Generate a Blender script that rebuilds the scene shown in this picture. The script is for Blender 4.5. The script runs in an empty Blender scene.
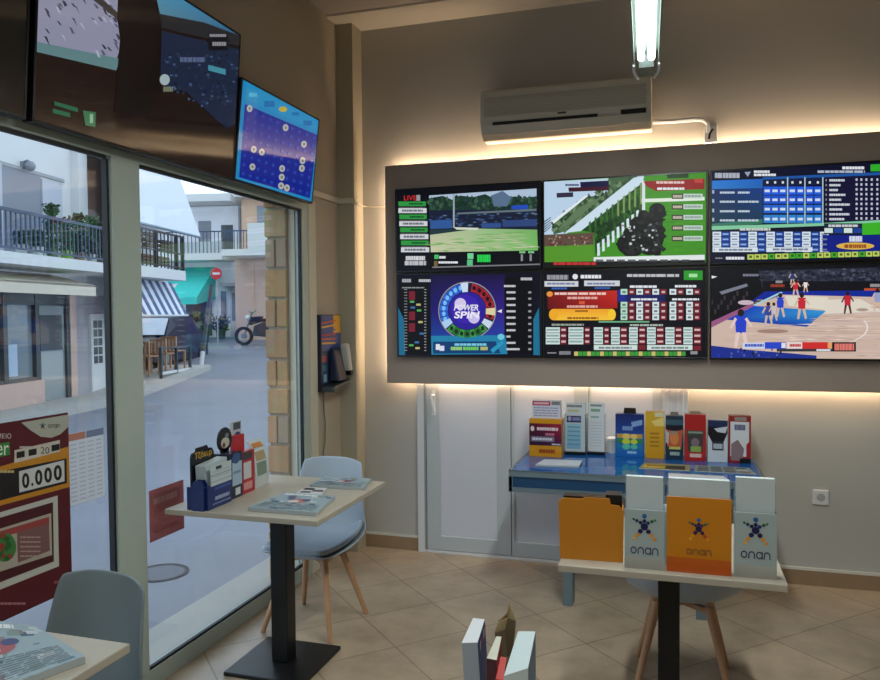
import bpy, bmesh, math, random
from mathutils import Vector, Matrix, Euler
random.seed(7)
D = bpy.data
SC = bpy.context.scene
COL = SC.collection
PI = math.pi

# ------------------------------------------------------------------ helpers
def c(r, g, b):
    def l(v):
        v /= 255.0
        return v / 12.92 if v <= .04045 else ((v + .055) / 1.055) ** 2.4
    return (l(r), l(g), l(b))

def mat(name, col, rough=.5, metal=0., spec=.5, emit=None, estr=0., noise=0., nscale=8., bump=0., alpha=None, trans=0., coat=0.):
    m = D.materials.new(name); m.use_nodes = True
    nt = m.node_tree; b = nt.nodes['Principled BSDF']
    b.inputs['Base Color'].default_value = (*col, 1)
    b.inputs['Roughness'].default_value = rough
    b.inputs['Metallic'].default_value = metal
    b.inputs['Specular IOR Level'].default_value = spec
    b.inputs['Coat Weight'].default_value = coat
    if trans: b.inputs['Transmission Weight'].default_value = trans
    if emit:
        b.inputs['Emission Color'].default_value = (*emit, 1)
        b.inputs['Emission Strength'].default_value = estr
    if noise or bump:
        tc = nt.nodes.new('ShaderNodeTexCoord')
        nz = nt.nodes.new('ShaderNodeTexNoise'); nz.inputs['Scale'].default_value = nscale; nz.inputs['Detail'].default_value = 5
        nt.links.new(tc.outputs['Object'], nz.inputs['Vector'])
        if noise:
            mx = nt.nodes.new('ShaderNodeMix'); mx.data_type = 'RGBA'
            mx.inputs[6].default_value = (*[v * (1 - noise) for v in col], 1)
            mx.inputs[7].default_value = (*[min(1, v * (1 + noise)) for v in col], 1)
            nt.links.new(nz.outputs['Fac'], mx.inputs[0]); nt.links.new(mx.outputs[2], b.inputs['Base Color'])
        if bump:
            bp = nt.nodes.new('ShaderNodeBump'); bp.inputs['Strength'].default_value = bump; bp.inputs['Distance'].default_value = .01
            nt.links.new(nz.outputs['Fac'], bp.inputs['Height']); nt.links.new(bp.outputs['Normal'], b.inputs['Normal'])
    return m

def attr_mat(name, rough=.5, screen=0., coat=0., spec=.5):
    m = D.materials.new(name); m.use_nodes = True
    nt = m.node_tree; b = nt.nodes['Principled BSDF']
    at = nt.nodes.new('ShaderNodeAttribute'); at.attribute_name = 'Col'
    b.inputs['Roughness'].default_value = rough; b.inputs['Specular IOR Level'].default_value = spec
    if screen:
        b.inputs['Base Color'].default_value = (.004, .004, .005, 1)
        nt.links.new(at.outputs['Color'], b.inputs['Emission Color'])
        b.inputs['Emission Strength'].default_value = screen
    else:
        nt.links.new(at.outputs['Color'], b.inputs['Base Color'])
        b.inputs['Coat Weight'].default_value = coat
    return m

class MB:
    """collects geometry for ONE mesh object"""
    def __init__(s): s.v = []; s.f = []; s.m = []; s.c = []; s.mi = 0; s.usecol = False
    def face(s, pts, col=None, cols=None):
        i = len(s.v); s.v.extend([tuple(p) for p in pts]); n = len(pts)
        s.f.append(tuple(range(i, i + n))); s.m.append(s.mi)
        if cols: s.c.append(cols); s.usecol = True
        elif col: s.c.append([col] * n); s.usecol = True
        else: s.c.append([(1, 1, 1)] * n)
        return s
    def raw(s, vs, fs, col=None):
        i = len(s.v); s.v.extend([tuple(p) for p in vs])
        for f in fs:
            s.f.append(tuple(i + k for k in f)); s.m.append(s.mi)
            s.c.append([col or (1, 1, 1)] * len(f))
        if col: s.usecol = True
        return s
    def box(s, x0, x1, y0, y1, z0, z1, col=None, M=None):
        vs = [Vector((x, y, z)) for x in (x0, x1) for y in (y0, y1) for z in (z0, z1)]
        if M: vs = [M @ v for v in vs]
        return s.raw(vs, [(0, 1, 3, 2), (4, 6, 7, 5), (0, 4, 5, 1), (2, 3, 7, 6), (0, 2, 6, 4), (1, 5, 7, 3)], col)
    def hexa(s, lo, hi, col=None):
        return s.raw(list(lo) + list(hi), [(3, 2, 1, 0), (4, 5, 6, 7), (0, 1, 5, 4), (1, 2, 6, 5), (2, 3, 7, 6), (3, 0, 4, 7)], col)
    def prism(s, poly, a0, a1, axis='y', col=None):
        """poly in the two other axes, extruded along axis"""
        def P(p, a): return {'y': (p[0], a, p[1]), 'x': (a, p[0], p[1]), 'z': (p[0], p[1], a)}[axis]
        n = len(poly)
        return s.raw([P(p, a0) for p in poly] + [P(p, a1) for p in poly],
                     [tuple(range(n))[::-1], tuple(range(n, 2 * n))] + [(i, (i + 1) % n, n + (i + 1) % n, n + i) for i in range(n)], col)
    def cyl(s, p0, p1, r0, r1=None, n=16, col=None):
        r1 = r0 if r1 is None else r1
        p0, p1 = Vector(p0), Vector(p1); d = (p1 - p0).normalized()
        a = d.orthogonal().normalized(); b = d.cross(a)
        vs = []
        for p, r in ((p0, r0), (p1, r1)):
            for k in range(n):
                t = 2 * PI * k / n; vs.append(p + a * (r * math.cos(t)) + b * (r * math.sin(t)))
        return s.raw(vs, [tuple(range(n))[::-1], tuple(range(n, 2 * n))] + [(i, (i + 1) % n, n + (i + 1) % n, n + i) for i in range(n)], col)
    def tube(s, pts, r, n=8):
        pts = [Vector(p) for p in pts]; rings = []
        a = None
        for i, p in enumerate(pts):
            d = (pts[min(i + 1, len(pts) - 1)] - pts[max(i - 1, 0)]).normalized()
            a = d.orthogonal().normalized() if a is None else (a - d * a.dot(d)).normalized()
            b = d.cross(a)
            rings.append([p + a * (r * math.cos(2 * PI * k / n)) + b * (r * math.sin(2 * PI * k / n)) for k in range(n)])
        vs = [v for R in rings for v in R]
        fs = [(i * n + k, i * n + (k + 1) % n, (i + 1) * n + (k + 1) % n, (i + 1) * n + k) for i in range(len(pts) - 1) for k in range(n)]
        fs += [tuple(range(n))[::-1], tuple(range((len(pts) - 1) * n, len(pts) * n))]
        return s.raw(vs, fs)
    def lathe(s, prof, cx=0, cy=0, n=20):
        vs = [(cx + r * math.cos(2 * PI * k / n), cy + r * math.sin(2 * PI * k / n), z) for r, z in prof for k in range(n)]
        fs = [(i * n + k, i * n + (k + 1) % n, (i + 1) * n + (k + 1) % n, (i + 1) * n + k) for i in range(len(prof) - 1) for k in range(n)]
        fs += [tuple(range(n))[::-1], tuple(range((len(prof) - 1) * n, len(prof) * n))]
        return s.raw(vs, fs)
    def sphere(s, ctr, r, n=12, col=None, sc=(1, 1, 1)):
        m = n // 2; vs = []; fs = []
        for i in range(m + 1):
            t = PI * i / m
            for k in range(n):
                p = 2 * PI * k / n
                vs.append((ctr[0] + r * sc[0] * math.sin(t) * math.cos(p), ctr[1] + r * sc[1] * math.sin(t) * math.sin(p), ctr[2] + r * sc[2] * math.cos(t)))
        for i in range(m):
            for k in range(n): fs.append((i * n + k, i * n + (k + 1) % n, (i + 1) * n + (k + 1) % n, (i + 1) * n + k))
        return s.raw(vs, fs, col)
    def build(s, name, mats, parent=None, smooth=False, bevel=0., recalc=True):
        me = D.meshes.new(name); me.from_pydata(s.v, [], s.f)
        mats = mats if isinstance(mats, (list, tuple)) else [mats]
        for m in mats: me.materials.append(m)
        for p, mi in zip(me.polygons, s.m): p.material_index = mi; p.use_smooth = smooth
        if s.usecol:
            at = me.color_attributes.new('Col', 'FLOAT_COLOR', 'CORNER'); k = 0
            for cl in s.c:
                for q in cl: at.data[k].color = (*q, 1); k += 1
        if recalc:
            bm = bmesh.new(); bm.from_mesh(me)
            if smooth or bevel: bmesh.ops.remove_doubles(bm, verts=bm.verts, dist=1e-5)
            bmesh.ops.recalc_face_normals(bm, faces=bm.faces); bm.to_mesh(me); bm.free()
        me.update()
        o = D.objects.new(name, me); COL.objects.link(o)
        if parent: o.parent = parent
        if bevel:
            b = o.modifiers.new('edge', 'BEVEL'); b.width = bevel; b.segments = 2; b.limit_method = 'ANGLE'
        if smooth:
            bpy_set_sharp(me)
        return o

def bpy_set_sharp(me, ang=40):
    bm = bmesh.new(); bm.from_mesh(me)
    for e in bm.edges:
        if len(e.link_faces) == 2 and e.calc_face_angle(0) > math.radians(ang): e.smooth = False
    bm.to_mesh(me); bm.free()

def tag(o, label=None, cat=None, group=None, kind=None):
    if label: o['label'] = label
    if cat: o['category'] = cat
    if group: o['group'] = group
    if kind: o['kind'] = kind
    return o
def thing(name, label, cat, loc=(0, 0, 0), rz=0., group=None, rx=0.):
    o = D.objects.new(name, None); COL.objects.link(o); o.empty_display_size = .1
    o.location = loc; o.rotation_euler = (rx, 0, rz)
    return tag(o, label, cat, group)
def mw(o): return Matrix.LocRotScale(o.location, o.rotation_euler, None)
def structure(o): o['kind'] = 'structure'; return o

_tc = {}
def text_geo(s, bold=0.):
    if (s, bold) in _tc: return _tc[(s, bold)]
    cu = D.curves.new('t', 'FONT'); cu.body = s; cu.resolution_u = 3; cu.offset = bold
    ob = D.objects.new('t', cu); COL.objects.link(ob)
    dg = bpy.context.evaluated_depsgraph_get(); dg.update()
    me = D.meshes.new_from_object(ob.evaluated_get(dg))
    vs = [(v.co.x, v.co.y) for v in me.vertices]; fs = [tuple(p.vertices) for p in me.polygons]
    D.objects.remove(ob); D.curves.remove(cu); D.meshes.remove(me)
    x0 = min(v[0] for v in vs); x1 = max(v[0] for v in vs); y0 = min(v[1] for v in vs); y1 = max(v[1] for v in vs)
    _tc[(s, bold)] = ([((x - x0) / (x1 - x0), (y1 - y) / (y1 - y0)) for x, y in vs], fs, (x1 - x0) / (y1 - y0))
    return _tc[(s, bold)]

# ------------------------------------------------------------------ camera
CAM = Vector((2.0951, -4.6947, 1.5487)); YAW, PITCH, ROLL, F = -.3005, .0332, -.0081, 760.62
def cam_axes():
    cy, sy, cp, sp, cr, sr = math.cos(YAW), math.sin(YAW), math.cos(PITCH), math.sin(PITCH), math.cos(ROLL), math.sin(ROLL)
    fw = Vector((sy, cy, 0)); rt = Vector((cy, -sy, 0)); up = Vector((0, 0, 1))
    f2 = fw * cp - up * sp; u2 = up * cp + fw * sp
    return rt * cr + u2 * sr, u2 * cr - rt * sr, f2
RT, UP, FW = cam_axes()
cd = D.cameras.new('camera'); cam = D.objects.new('camera', cd); COL.objects.link(cam)
cd.sensor_fit = 'HORIZONTAL'; cd.sensor_width = 36; cd.lens = F / 880 * 36; cd.clip_start = .05; cd.clip_end = 500
cam.matrix_world = Matrix.Translation(CAM) @ Matrix((RT, UP, -FW)).transposed().to_4x4()
SC.camera = cam

# ------------------------------------------------------------------ flat artwork (printed or shown on screens)
EPS = .0004
class Art:
    """draws on the plane y=y0 of a thing whose front is -Y; coordinates through fn(x, y) -> local (x, z)"""
    def __init__(s, mb, fn, y0, bounds=None): s.mb = mb; s.fn = fn; s.y0 = y0; s.b = bounds; s.n = 0
    def pt(s, x, y, L):
        X, Z = s.fn(x, y)
        if s.b: X = min(max(X, s.b[0]), s.b[1]); Z = min(max(Z, s.b[2]), s.b[3])
        return (X, s.y0 - L * EPS - s.n * 1.5e-6, Z)
    def poly(s, pts, col, L=1, cols=None): s.n += 1; s.mb.face([s.pt(x, y, L) for x, y in pts], col, cols); return s
    def rect(s, x0, y0, x1, y1, col, L=1): return s.poly([(x0, y0), (x1, y0), (x1, y1), (x0, y1)], col, L)
    def grad(s, x0, y0, x1, y1, a, b, L=1, horiz=False):
        cl = [a, b, b, a] if horiz else [a, a, b, b]
        return s.poly([(x0, y0), (x1, y0), (x1, y1), (x0, y1)], None, L, cl)
    def ell(s, cx, cy, rx, ry, col, L=1, n=20, a0=0., a1=360.):
        p = [(cx + rx * math.cos(math.radians(a0 + (a1 - a0) * k / n)), cy + ry * math.sin(math.radians(a0 + (a1 - a0) * k / n))) for k in range(n + (a1 - a0 < 360))]
        if a1 - a0 < 360: p = [(cx, cy)] + p
        return s.poly(p, col, L)
    def ring(s, cx, cy, R, r, col, a0=0., a1=360., L=1, n=24, asp=1.):
        for k in range(n):
            t0, t1 = [math.radians(a0 + (a1 - a0) * (k + q) / n) for q in (0, 1)]
            s.poly([(cx + R * math.cos(t0), cy + asp * R * math.sin(t0)), (cx + R * math.cos(t1), cy + asp * R * math.sin(t1)),
                    (cx + r * math.cos(t1), cy + asp * r * math.sin(t1)), (cx + r * math.cos(t0), cy + asp * r * math.sin(t0))], col, L)
        return s
    def text(s, t, x0, y0, x1, y1, col, L=2, slant=0., bold=0.):
        s.n += 1; vs, fs, _ = text_geo(t, bold)
        s.mb.raw([s.pt(x0 + (x1 - x0) * u + slant * (1 - v) * (y1 - y0), y0 + (y1 - y0) * v, L) for u, v in vs], fs, col); return s
    def bars(s, x0, y0, x1, y1, col, L=2, n=None):
        """a line of lettering too small to read: short dashes"""
        w = x1 - x0; x = x0
        while x < x1:
            d = min(w * random.uniform(.08, .22), x1 - x)
            s.rect(x, y0, x + d * .88, y1, col, L); x += d
        return s
    def dabs(s, pts, n, w, h, cols, L=3):
        xs, ys = [p[0] for p in pts], [p[1] for p in pts]; k = t = 0
        while k < n and t < n * 20:
            t += 1; x, y = random.uniform(min(xs), max(xs)), random.uniform(min(ys), max(ys)); ins = False
            for (x0, y0), (x1, y1) in zip(pts, pts[1:] + pts[:1]):
                if (y0 > y) != (y1 > y) and x < (x1 - x0) * (y - y0) / (y1 - y0) + x0: ins = not ins
            if ins:
                k += 1; a, b = w * random.uniform(.5, 1.3), h * random.uniform(.5, 1.3)
                s.poly([(x - a, y), (x, y - b), (x + a, y), (x, y + b)], random.choice(cols), L)
        return s
    def star(s, cx, cy, r, L=2, white=False):
        """dot figure with raised arms and spread legs over the word below it"""
        blue, navy, green, orange, yel, red = c(30, 95, 160), c(20, 25, 80), c(20, 90, 70), c(235, 150, 40), c(240, 185, 60), c(190, 50, 40)
        dot = lambda x, y, q, k: s.ell(cx + x * r, cy + y * r, q * r, q * r, k, L, 14)
        dot(0, -.82, .17, blue); dot(0, -.46, .14, navy); dot(-.26, -.34, .13, navy); dot(.26, -.34, .13, c(30, 40, 110))
        dot(-.52, -.46, .12, c(20, 60, 80)); dot(.52, -.46, .12, green); dot(-.74, -.56, .09, green); dot(.74, -.56, .09, c(60, 130, 60))
        dot(0, -.06, .26, navy); dot(-.28, .28, .17, navy); dot(.28, .28, .17, c(45, 20, 70))
        dot(-.5, .56, .14, orange); dot(.5, .56, .14, red if white else orange); dot(-.68, .82, .12, yel); dot(.7, .82, .12, orange)
        return s
    def onan(s, x0, y0, x1, y1, col, L=2):
        w = (x1 - x0) / 4.; h = y1 - y0; R = w * .44; t = w * .15; asp = h / (2 * R)
        cy = (y0 + y1) / 2
        for k, ch in enumerate('onan'):
            cx = x0 + w * (k + .5)
            if ch == 'o' or ch == 'a': s.ring(cx, cy, R, R - t, col, 0, 360, L, 20, asp)
            if ch == 'a': s.rect(cx + R - t, y0, cx + R, y1, col, L + 1)
            if ch == 'n':
                s.ring(cx, cy, R, R - t, col, 180, 360, L, 12, asp)
                s.rect(cx - R, cy, cx - R + t, y1, col, L); s.rect(cx + R - t, cy, cx + R, y1, col, L)
        return s
def photo_map(o, y0, ox, oy, sc):
    """maps coordinates measured on an enlargement of the photograph to the thing's own front plane"""
    Mi = mw(o).inverted(); co = Mi @ CAM; R3 = Mi.to_3x3()
    def fn(x, y):
        px, py = ox + x / sc, oy + y / sc
        d = R3 @ (RT * ((px - 440) / F) - UP * ((py - 340) / F) + FW)
        t = (y0 - co.y) / d.y; p = co + d * t
        return p.x, p.z
    return fn
def unit_map(x0, x1, z0, z1):
    return lambda u, v: (x0 + u * (x1 - x0), z1 - v * (z1 - z0))

# ------------------------------------------------------------------ materials
def wall_mat(name, col): return mat(name, col, .85, noise=.05, nscale=3, bump=.05)
M_wall = wall_mat('wall_paint', c(180, 177, 171))
M_wallL = wall_mat('wall_paint_window_side', c(182, 170, 152))
M_ceil = wall_mat('ceiling_paint', c(178, 170, 160))
M_panel = mat('panel_paint', c(156, 140, 128), .6, noise=.04, nscale=4)
M_white = mat('white_pvc', c(214, 216, 220), .35)
M_cream = mat('cream_plastic', c(205, 198, 182), .4)
M_black = mat('black_plastic', c(14, 14, 16), .3)
M_blackmetal = mat('black_powder_metal', c(17, 18, 20), .38, metal=.2)
M_frame = mat('window_aluminium', c(176, 188, 180), .35)
M_framecream = mat('window_trim_cream', c(208, 202, 184), .5)
M_gasket = mat('window_gasket', c(22, 24, 28), .5)
M_base = mat('baseboard_tile', c(150, 124, 96), .4, noise=.12, nscale=10)
M_table = mat('table_laminate', c(180, 171, 156), .4, noise=.06, nscale=20)
M_shell = mat('chair_shell_plastic', c(168, 178, 188), .35)
M_pad = mat('chair_pad_leatherette', c(162, 174, 188), .5)
M_wood = mat('beech_wood', c(184, 140, 104), .45, noise=.15, nscale=12)
M_bluetop = mat('blue_glass_top', c(18, 92, 168), .06, spec=.4)
M_bluepan = mat('blue_panel', c(22, 66, 104), .35)
M_greymetal = mat('grey_blue_metal', c(112, 130, 140), .4, metal=.3)
M_print = attr_mat('printed_paper', .5)
M_gloss = attr_mat('printed_gloss_card', .28)
M_screen = attr_mat('screen_glass', .38, screen=.95, spec=.2)
M_screenL = attr_mat('screen_glass_window_side', .08, screen=.75, spec=.8)
M_paper = mat('paper', c(196, 206, 210), .6)
M_clear = mat('clear_acrylic', c(235, 245, 245), .08, trans=.85)
M_ac = mat('air_conditioner_plastic', c(206, 200, 184), .4)
M_acdark = mat('air_conditioner_slot', c(20, 18, 18), .6)

def glass_mat(name, tint, refl=1.0):
    m = D.materials.new(name); m.use_nodes = True; nt = m.node_tree; nt.nodes.clear()
    out = nt.nodes.new('ShaderNodeOutputMaterial'); mix = nt.nodes.new('ShaderNodeMixShader')
    tr = nt.nodes.new('ShaderNodeBsdfTransparent'); tr.inputs[0].default_value = (*tint, 1)
    gl = nt.nodes.new('ShaderNodeBsdfGlossy'); gl.inputs['Roughness'].default_value = .01
    fr = nt.nodes.new('ShaderNodeFresnel'); ge = nt.nodes.new('ShaderNodeNewGeometry'); mr = nt.nodes.new('ShaderNodeMapRange')
    mr.inputs['To Min'].default_value = 1.5; mr.inputs['To Max'].default_value = 1 / 1.5
    nt.links.new(ge.outputs['Backfacing'], mr.inputs['Value']); nt.links.new(mr.outputs[0], fr.inputs['IOR'])
    nt.links.new(fr.outputs[0], mix.inputs[0]); nt.links.new(tr.outputs[0], mix.inputs[1]); nt.links.new(gl.outputs[0], mix.inputs[2])
    nt.links.new(mix.outputs[0], out.inputs[0]); return m
M_glass = glass_mat('window_glass', (.93, .96, .97))

def tile_mat():
    m = D.materials.new('floor_tiles'); m.use_nodes = True; nt = m.node_tree; b = nt.nodes['Principled BSDF']
    tc = nt.nodes.new('ShaderNodeTexCoord'); mp = nt.nodes.new('ShaderNodeMapping'); mp.inputs['Rotation'].default_value = (0, 0, PI / 4)
    br = nt.nodes.new('ShaderNodeTexBrick'); br.offset = 0; br.squash = 1
    for k, v in dict(Scale=1, **{'Mortar Size': .0035, 'Brick Width': .40, 'Row Height': .40, 'Bias': 0.}).items(): br.inputs[k].default_value = v
    br.inputs['Color1'].default_value = (*c(182, 163, 142), 1); br.inputs['Color2'].default_value = (*c(174, 156, 136), 1); br.inputs['Mortar'].default_value = (*c(138, 120, 102), 1)
    nz = nt.nodes.new('ShaderNodeTexNoise'); nz.inputs['Scale'].default_value = 3.5; nz.inputs['Detail'].default_value = 8; nz.inputs['Roughness'].default_value = .65
    mx = nt.nodes.new('ShaderNodeMix'); mx.data_type = 'RGBA'; mx.blend_type = 'MULTIPLY'; mx.inputs[0].default_value = 1
    cr = nt.nodes.new('ShaderNodeValToRGB'); cr.color_ramp.elements[0].color = (.68, .66, .62, 1); cr.color_ramp.elements[1].color = (1.12, 1.1, 1.06, 1)
    cr.color_ramp.elements[0].position = .3; cr.color_ramp.elements[1].position = .7
    L = nt.links.new
    L(tc.outputs['Object'], mp.inputs[0]); L(mp.outputs[0], br.inputs['Vector']); L(tc.outputs['Object'], nz.inputs['Vector'])
    L(nz.outputs['Fac'], cr.inputs[0]); L(br.outputs['Color'], mx.inputs[6]); L(cr.outputs[0], mx.inputs[7]); L(mx.outputs[2], b.inputs['Base Color'])
    b.inputs['Roughness'].default_value = .3
    bp = nt.nodes.new('ShaderNodeBump'); bp.inputs['Strength'].default_value = .25; bp.inputs['Distance'].default_value = .003
    inv = nt.nodes.new('ShaderNodeMath'); inv.operation = 'SUBTRACT'; inv.inputs[0].default_value = 1
    L(br.outputs['Fac'], inv.inputs[1]); L(inv.outputs[0], bp.inputs['Height']); L(bp.outputs['Normal'], b.inputs['Normal'])
    return m
M_floor = tile_mat()

# ------------------------------------------------------------------ room shell
HC = 3.43
RX, RY = 5.6, -8.2      # far ends of the room behind and beside the camera
structure(MB().box(0, RX, RY, 0, -.06, 0).build('floor', M_floor))
structure(MB().box(-.25, RX + .1, RY - .1, .1, HC, HC + .1).build('ceiling', M_ceil))
structure(MB().box(0, RX, -.29, 0, HC - .012, HC - .0005).build('ceiling_glow_band', wall_mat('ceiling_glow_paint', c(214, 205, 192))))  # thin paler board paints in the cove glow along the ceiling edge
structure(MB().box(-.25, RX + .1, 0, .12, -.06, HC).build('wall_back', M_wall))
structure(MB().box(RX, RX + .1, RY, 0, -.06, HC).build('wall_right', M_wall))
structure(MB().box(0, RX, RY - .1, RY, -.06, HC).build('wall_front', M_wall))
WT = 2.235; WY0, WY1 = -3.95, -.60      # window opening in the left wall
w = MB().box(-.25, 0, RY, WY0, -.06, HC).box(-.25, 0, WY0, WY1, WT, HC).box(-.25, 0, WY1, 0, -.06, HC)
structure(w.build('wall_left', M_wallL))
structure(MB().box(0, .1134, -.147, 0, 0, HC - .012).build('column', wall_mat('column_paint', c(172, 164, 146))))
M_basetop = mat('baseboard_top_white', c(210, 208, 198), .5)
def baseboard(n, x0, x1):
    b = MB().box(x0, x1, -.012, 0, 0, .085); b.mi = 1; b.box(x0, x1, -.014, 0, .085, .1)
    structure(b.build(n, [M_base, M_basetop]))
baseboard('baseboard_back_left', .1134, .49); baseboard('baseboard_back_right', 2.17, RX)
b = MB().box(0, .012, -.50, -.147, 0, .085); b.mi = 1; b.box(0, .014, -.50, -.147, .085, .1); structure(b.build('baseboard_left', [M_base, M_basetop]))

# window: frame, mullion, panes
win = structure(D.objects.new('window_1', None)); COL.objects.link(win)
f = MB()
f.box(-.035, .012, WY0, WY1, 0, .075).box(-.035, .012, WY0, WY1, 2.172, WT)
f.box(-.035, .012, WY0, WY0 + .08, .075, 2.172).box(-.035, .012, -.672, WY1, .075, 2.172)
f.mi = 2; f.box(-.075, -.036, -.68, WY1, .0, 2.172)
f.mi = 1
f.box(-.012, .004, WY0 + .08, -2.26, .075, .087).box(-.012, .004, -2.082, -.672, .075, .087)
f.box(-.012, .004, WY0 + .08, -2.26, 2.158, 2.172).box(-.012, .004, -2.082, -.672, 2.158, 2.172)
f.box(-.012, .004, -.684, -.672, .087, 2.158)
f.mi = 2
f.box(0.001, .016, WY1, -.505, 0, 2.235)
f.build('window_frame', [M_frame, M_gasket, M_framecream], win)
f = MB().box(-.03, .018, -2.25, -2.09, .075, 2.172)
f.mi = 1; f.box(-.02, .004, -2.262, -2.25, .087, 2.158).box(-.02, .004, -2.09, -2.082, .087, 2.158)
f.build('mullion', [M_frame, M_gasket], win)
MB().box(-.02, -.014, WY0 + .08, -2.255, .08, 2.165).build('pane', M_glass, win)
MB().box(-.02, -.014, -2.085, -.68, .08, 2.165).build('pane', M_glass, win)
# stone clad pier outside, beside the glass
def stone_mat():
    m = D.materials.new('stone_cladding'); m.use_nodes = True; nt = m.node_tree; b = nt.nodes['Principled BSDF']
    at = nt.nodes.new('ShaderNodeAttribute'); at.attribute_name = 'Col'
    tc = nt.nodes.new('ShaderNodeTexCoord'); nz = nt.nodes.new('ShaderNodeTexNoise'); nz.inputs['Scale'].default_value = 30; nz.inputs['Detail'].default_value = 6
    mx = nt.nodes.new('ShaderNodeMix'); mx.data_type = 'RGBA'; mx.blend_type = 'MULTIPLY'; mx.inputs[0].default_value = .4
    L = nt.links.new; L(tc.outputs['Object'], nz.inputs[0]); L(at.outputs['Color'], mx.inputs[6]); L(nz.outputs['Color'], mx.inputs[7]); L(mx.outputs[2], b.inputs['Base Color'])
    bp = nt.nodes.new('ShaderNodeBump'); bp.inputs['Strength'].default_value = .5; L(nz.outputs['Fac'], bp.inputs['Height']); L(bp.outputs['Normal'], b.inputs['Normal'])
    b.inputs['Roughness'].default_value = .9; return m
p = MB().box(-.205, -.075, -.70, -.602, -.06, 3.4, c(172, 160, 140))
z = -.05; k = 0
while z < 3.3:
    h = random.uniform(.155, .19)
    for y0, y1, x0, x1 in (((-.712, -.60, -.215, -.076),) if k % 2 == 0 else ((-.712, -.60, -.215, -.152), (-.712, -.60, -.141, -.076))):
        t = random.choice([c(206, 164, 122), c(196, 156, 116), c(208, 178, 138), c(188, 164, 140), c(200, 162, 116)])
        p.box(x0 + random.uniform(-.004, .004), x1, y0, y1, z + .008, z + h - .008, t)
    z += h; k += 1
structure(p.build('pillar', stone_mat(), bevel=.006))

# white doors in the back wall
dr = structure(D.objects.new('door_1', None)); COL.objects.link(dr)
f = MB().box(.49, .545, -.034, 0, 0, 2.3).box(2.02, 2.167, -.034, 0, 0, 2.3).box(.545, 2.02, -.034, 0, 2.2, 2.3).box(.545, 2.02, -.03, 0, 0, .018)
f.mi = 1; f.box(.536, .548, -.036, -.03, .02, 2.2); f.mi = 0
f.box(2.05, 2.075, -.037, -.03, 0, 2.3).box(2.11, 2.14, -.037, -.03, 0, 2.3)
f.build('door_frame', [M_white, mat('door_shadow_gap', c(140, 146, 150), .6)], dr, bevel=.003)
M_leaf = mat('door_leaf_white', c(206, 208, 218), .45); M_stile = mat('door_stile', c(186, 192, 196), .4)
for x0, x1, st0, st1 in ((.55, 1.107, .085, .085), (1.112, 1.59, .015, .085), (1.594, 2.018, .01, .05)):
    lf = MB().box(x0, x0 + st0, -.024, -.004, .022, 2.195).box(x1 - st1, x1, -.024, -.004, .022, 2.195).box(x0 + st0, x1 - st1, -.024, -.004, .022, .115).box(x0 + st0, x1 - st1, -.024, -.004, 2.1, 2.195)
    o = lf.build('door_leaf', M_stile, dr, bevel=.003)
    MB().box(x0 + st0, x1 - st1, -.014, -.006, .115, 2.1).build('door_panel', M_leaf, o)
    if x0 < .6:
        h = MB().box(.592, .612, -.03, -.024, .90, 1.06).tube([(.602, -.03, 1.03), (.602, -.085, 1.03), (.606, -.09, 1.02), (.628, -.09, .925)], .009)
        h.build('door_handle', M_white, o, smooth=True)

# ------------------------------------------------------------------ panel with its cove strips
PZ0, PZ1, PX0, PX1 = 1.113, 2.4976, .324, 3.29
pn = thing('display_panel', 'large taupe wall panel carrying six screens, glowing round its edge', 'panel', (1.8, 0, PZ0))
MB().box(PX0 - 1.8, PX1 - 1.8, -.14, -.05, 0, PZ1 - PZ0).build('board', M_panel, pn, bevel=.004)
for x in (.5, 1.8, 3.1): MB().box(x - 1.83, x - 1.77, -.05, -.003, .3, .9).build('batten', M_black, pn)
M_led = mat('led_tape', c(255, 220, 170), .5, emit=(1, .62, .30), estr=3)
H = PZ1 - PZ0; f = MB().box(PX0 + .03 - 1.8, PX1 - .03 - 1.8, -.05, -.047, H - .045, H - .035).box(PX0 + .03 - 1.8, PX1 - .03 - 1.8, -.05, -.047, .035, .045).box(PX0 + .035 - 1.8, PX0 + .045 - 1.8, -.05, -.047, .045, H - .045)
tag(f.build('led_strip', M_led, pn), 'warm white led tape')
def area(name, loc, rot, sx, sy, power, col):
    l = D.lights.new(name, 'AREA'); l.shape = 'RECTANGLE'; l.size = sx; l.size_y = sy; l.energy = power; l.color = col
    o = D.objects.new(name, l); COL.objects.link(o); o.location = loc; o.rotation_euler = rot; return o
WARM = (1, .73, .47)
area('cove_light', (1.8, -.041, 2.466), (PI, 0, 0), 2.9, .012, 12.5, WARM)
area('cove_light', (1.8, -.041, 1.145), (0, 0, 0), 2.9, .012, 6.5, WARM)
area('cove_light', (.356, -.041, 1.8), (0, PI / 2, 0), 1.3, .012, 4, WARM)

# ------------------------------------------------------------------ screens
def tv(label, group, loc, w, h, rz=0., rx=0., thick=.05, bez=.009):
    t = thing('tv_screen', label, 'television', loc, rz, group, rx)
    b = MB().box(-w / 2, w / 2, .003, thick, 0, h)
    for x0, x1, z0, z1 in ((-w / 2, w / 2, 0, bez * 1.3), (-w / 2, w / 2, h - bez, h), (-w / 2, -w / 2 + bez, bez, h - bez), (w / 2 - bez, w / 2, bez, h - bez)):
        b.box(x0, x1, 0, .004, z0, z1)
    b.build('housing', M_black, t, bevel=.002)
    mb = MB(); B = (-w / 2 + bez, w / 2 - bez, bez * 1.3, h - bez)
    mb.usecol = True
    return t, mb, B
def display(t, mb, m=None): return mb.build('display', m or M_screen, t, recalc=False)
W_ = c(225, 228, 235); G_ = c(150, 150, 155); K_ = c(6, 7, 12)
WG = 'television screens on the taupe wall panel'
PW, PH, PY = .922, .523, -.19

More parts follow.
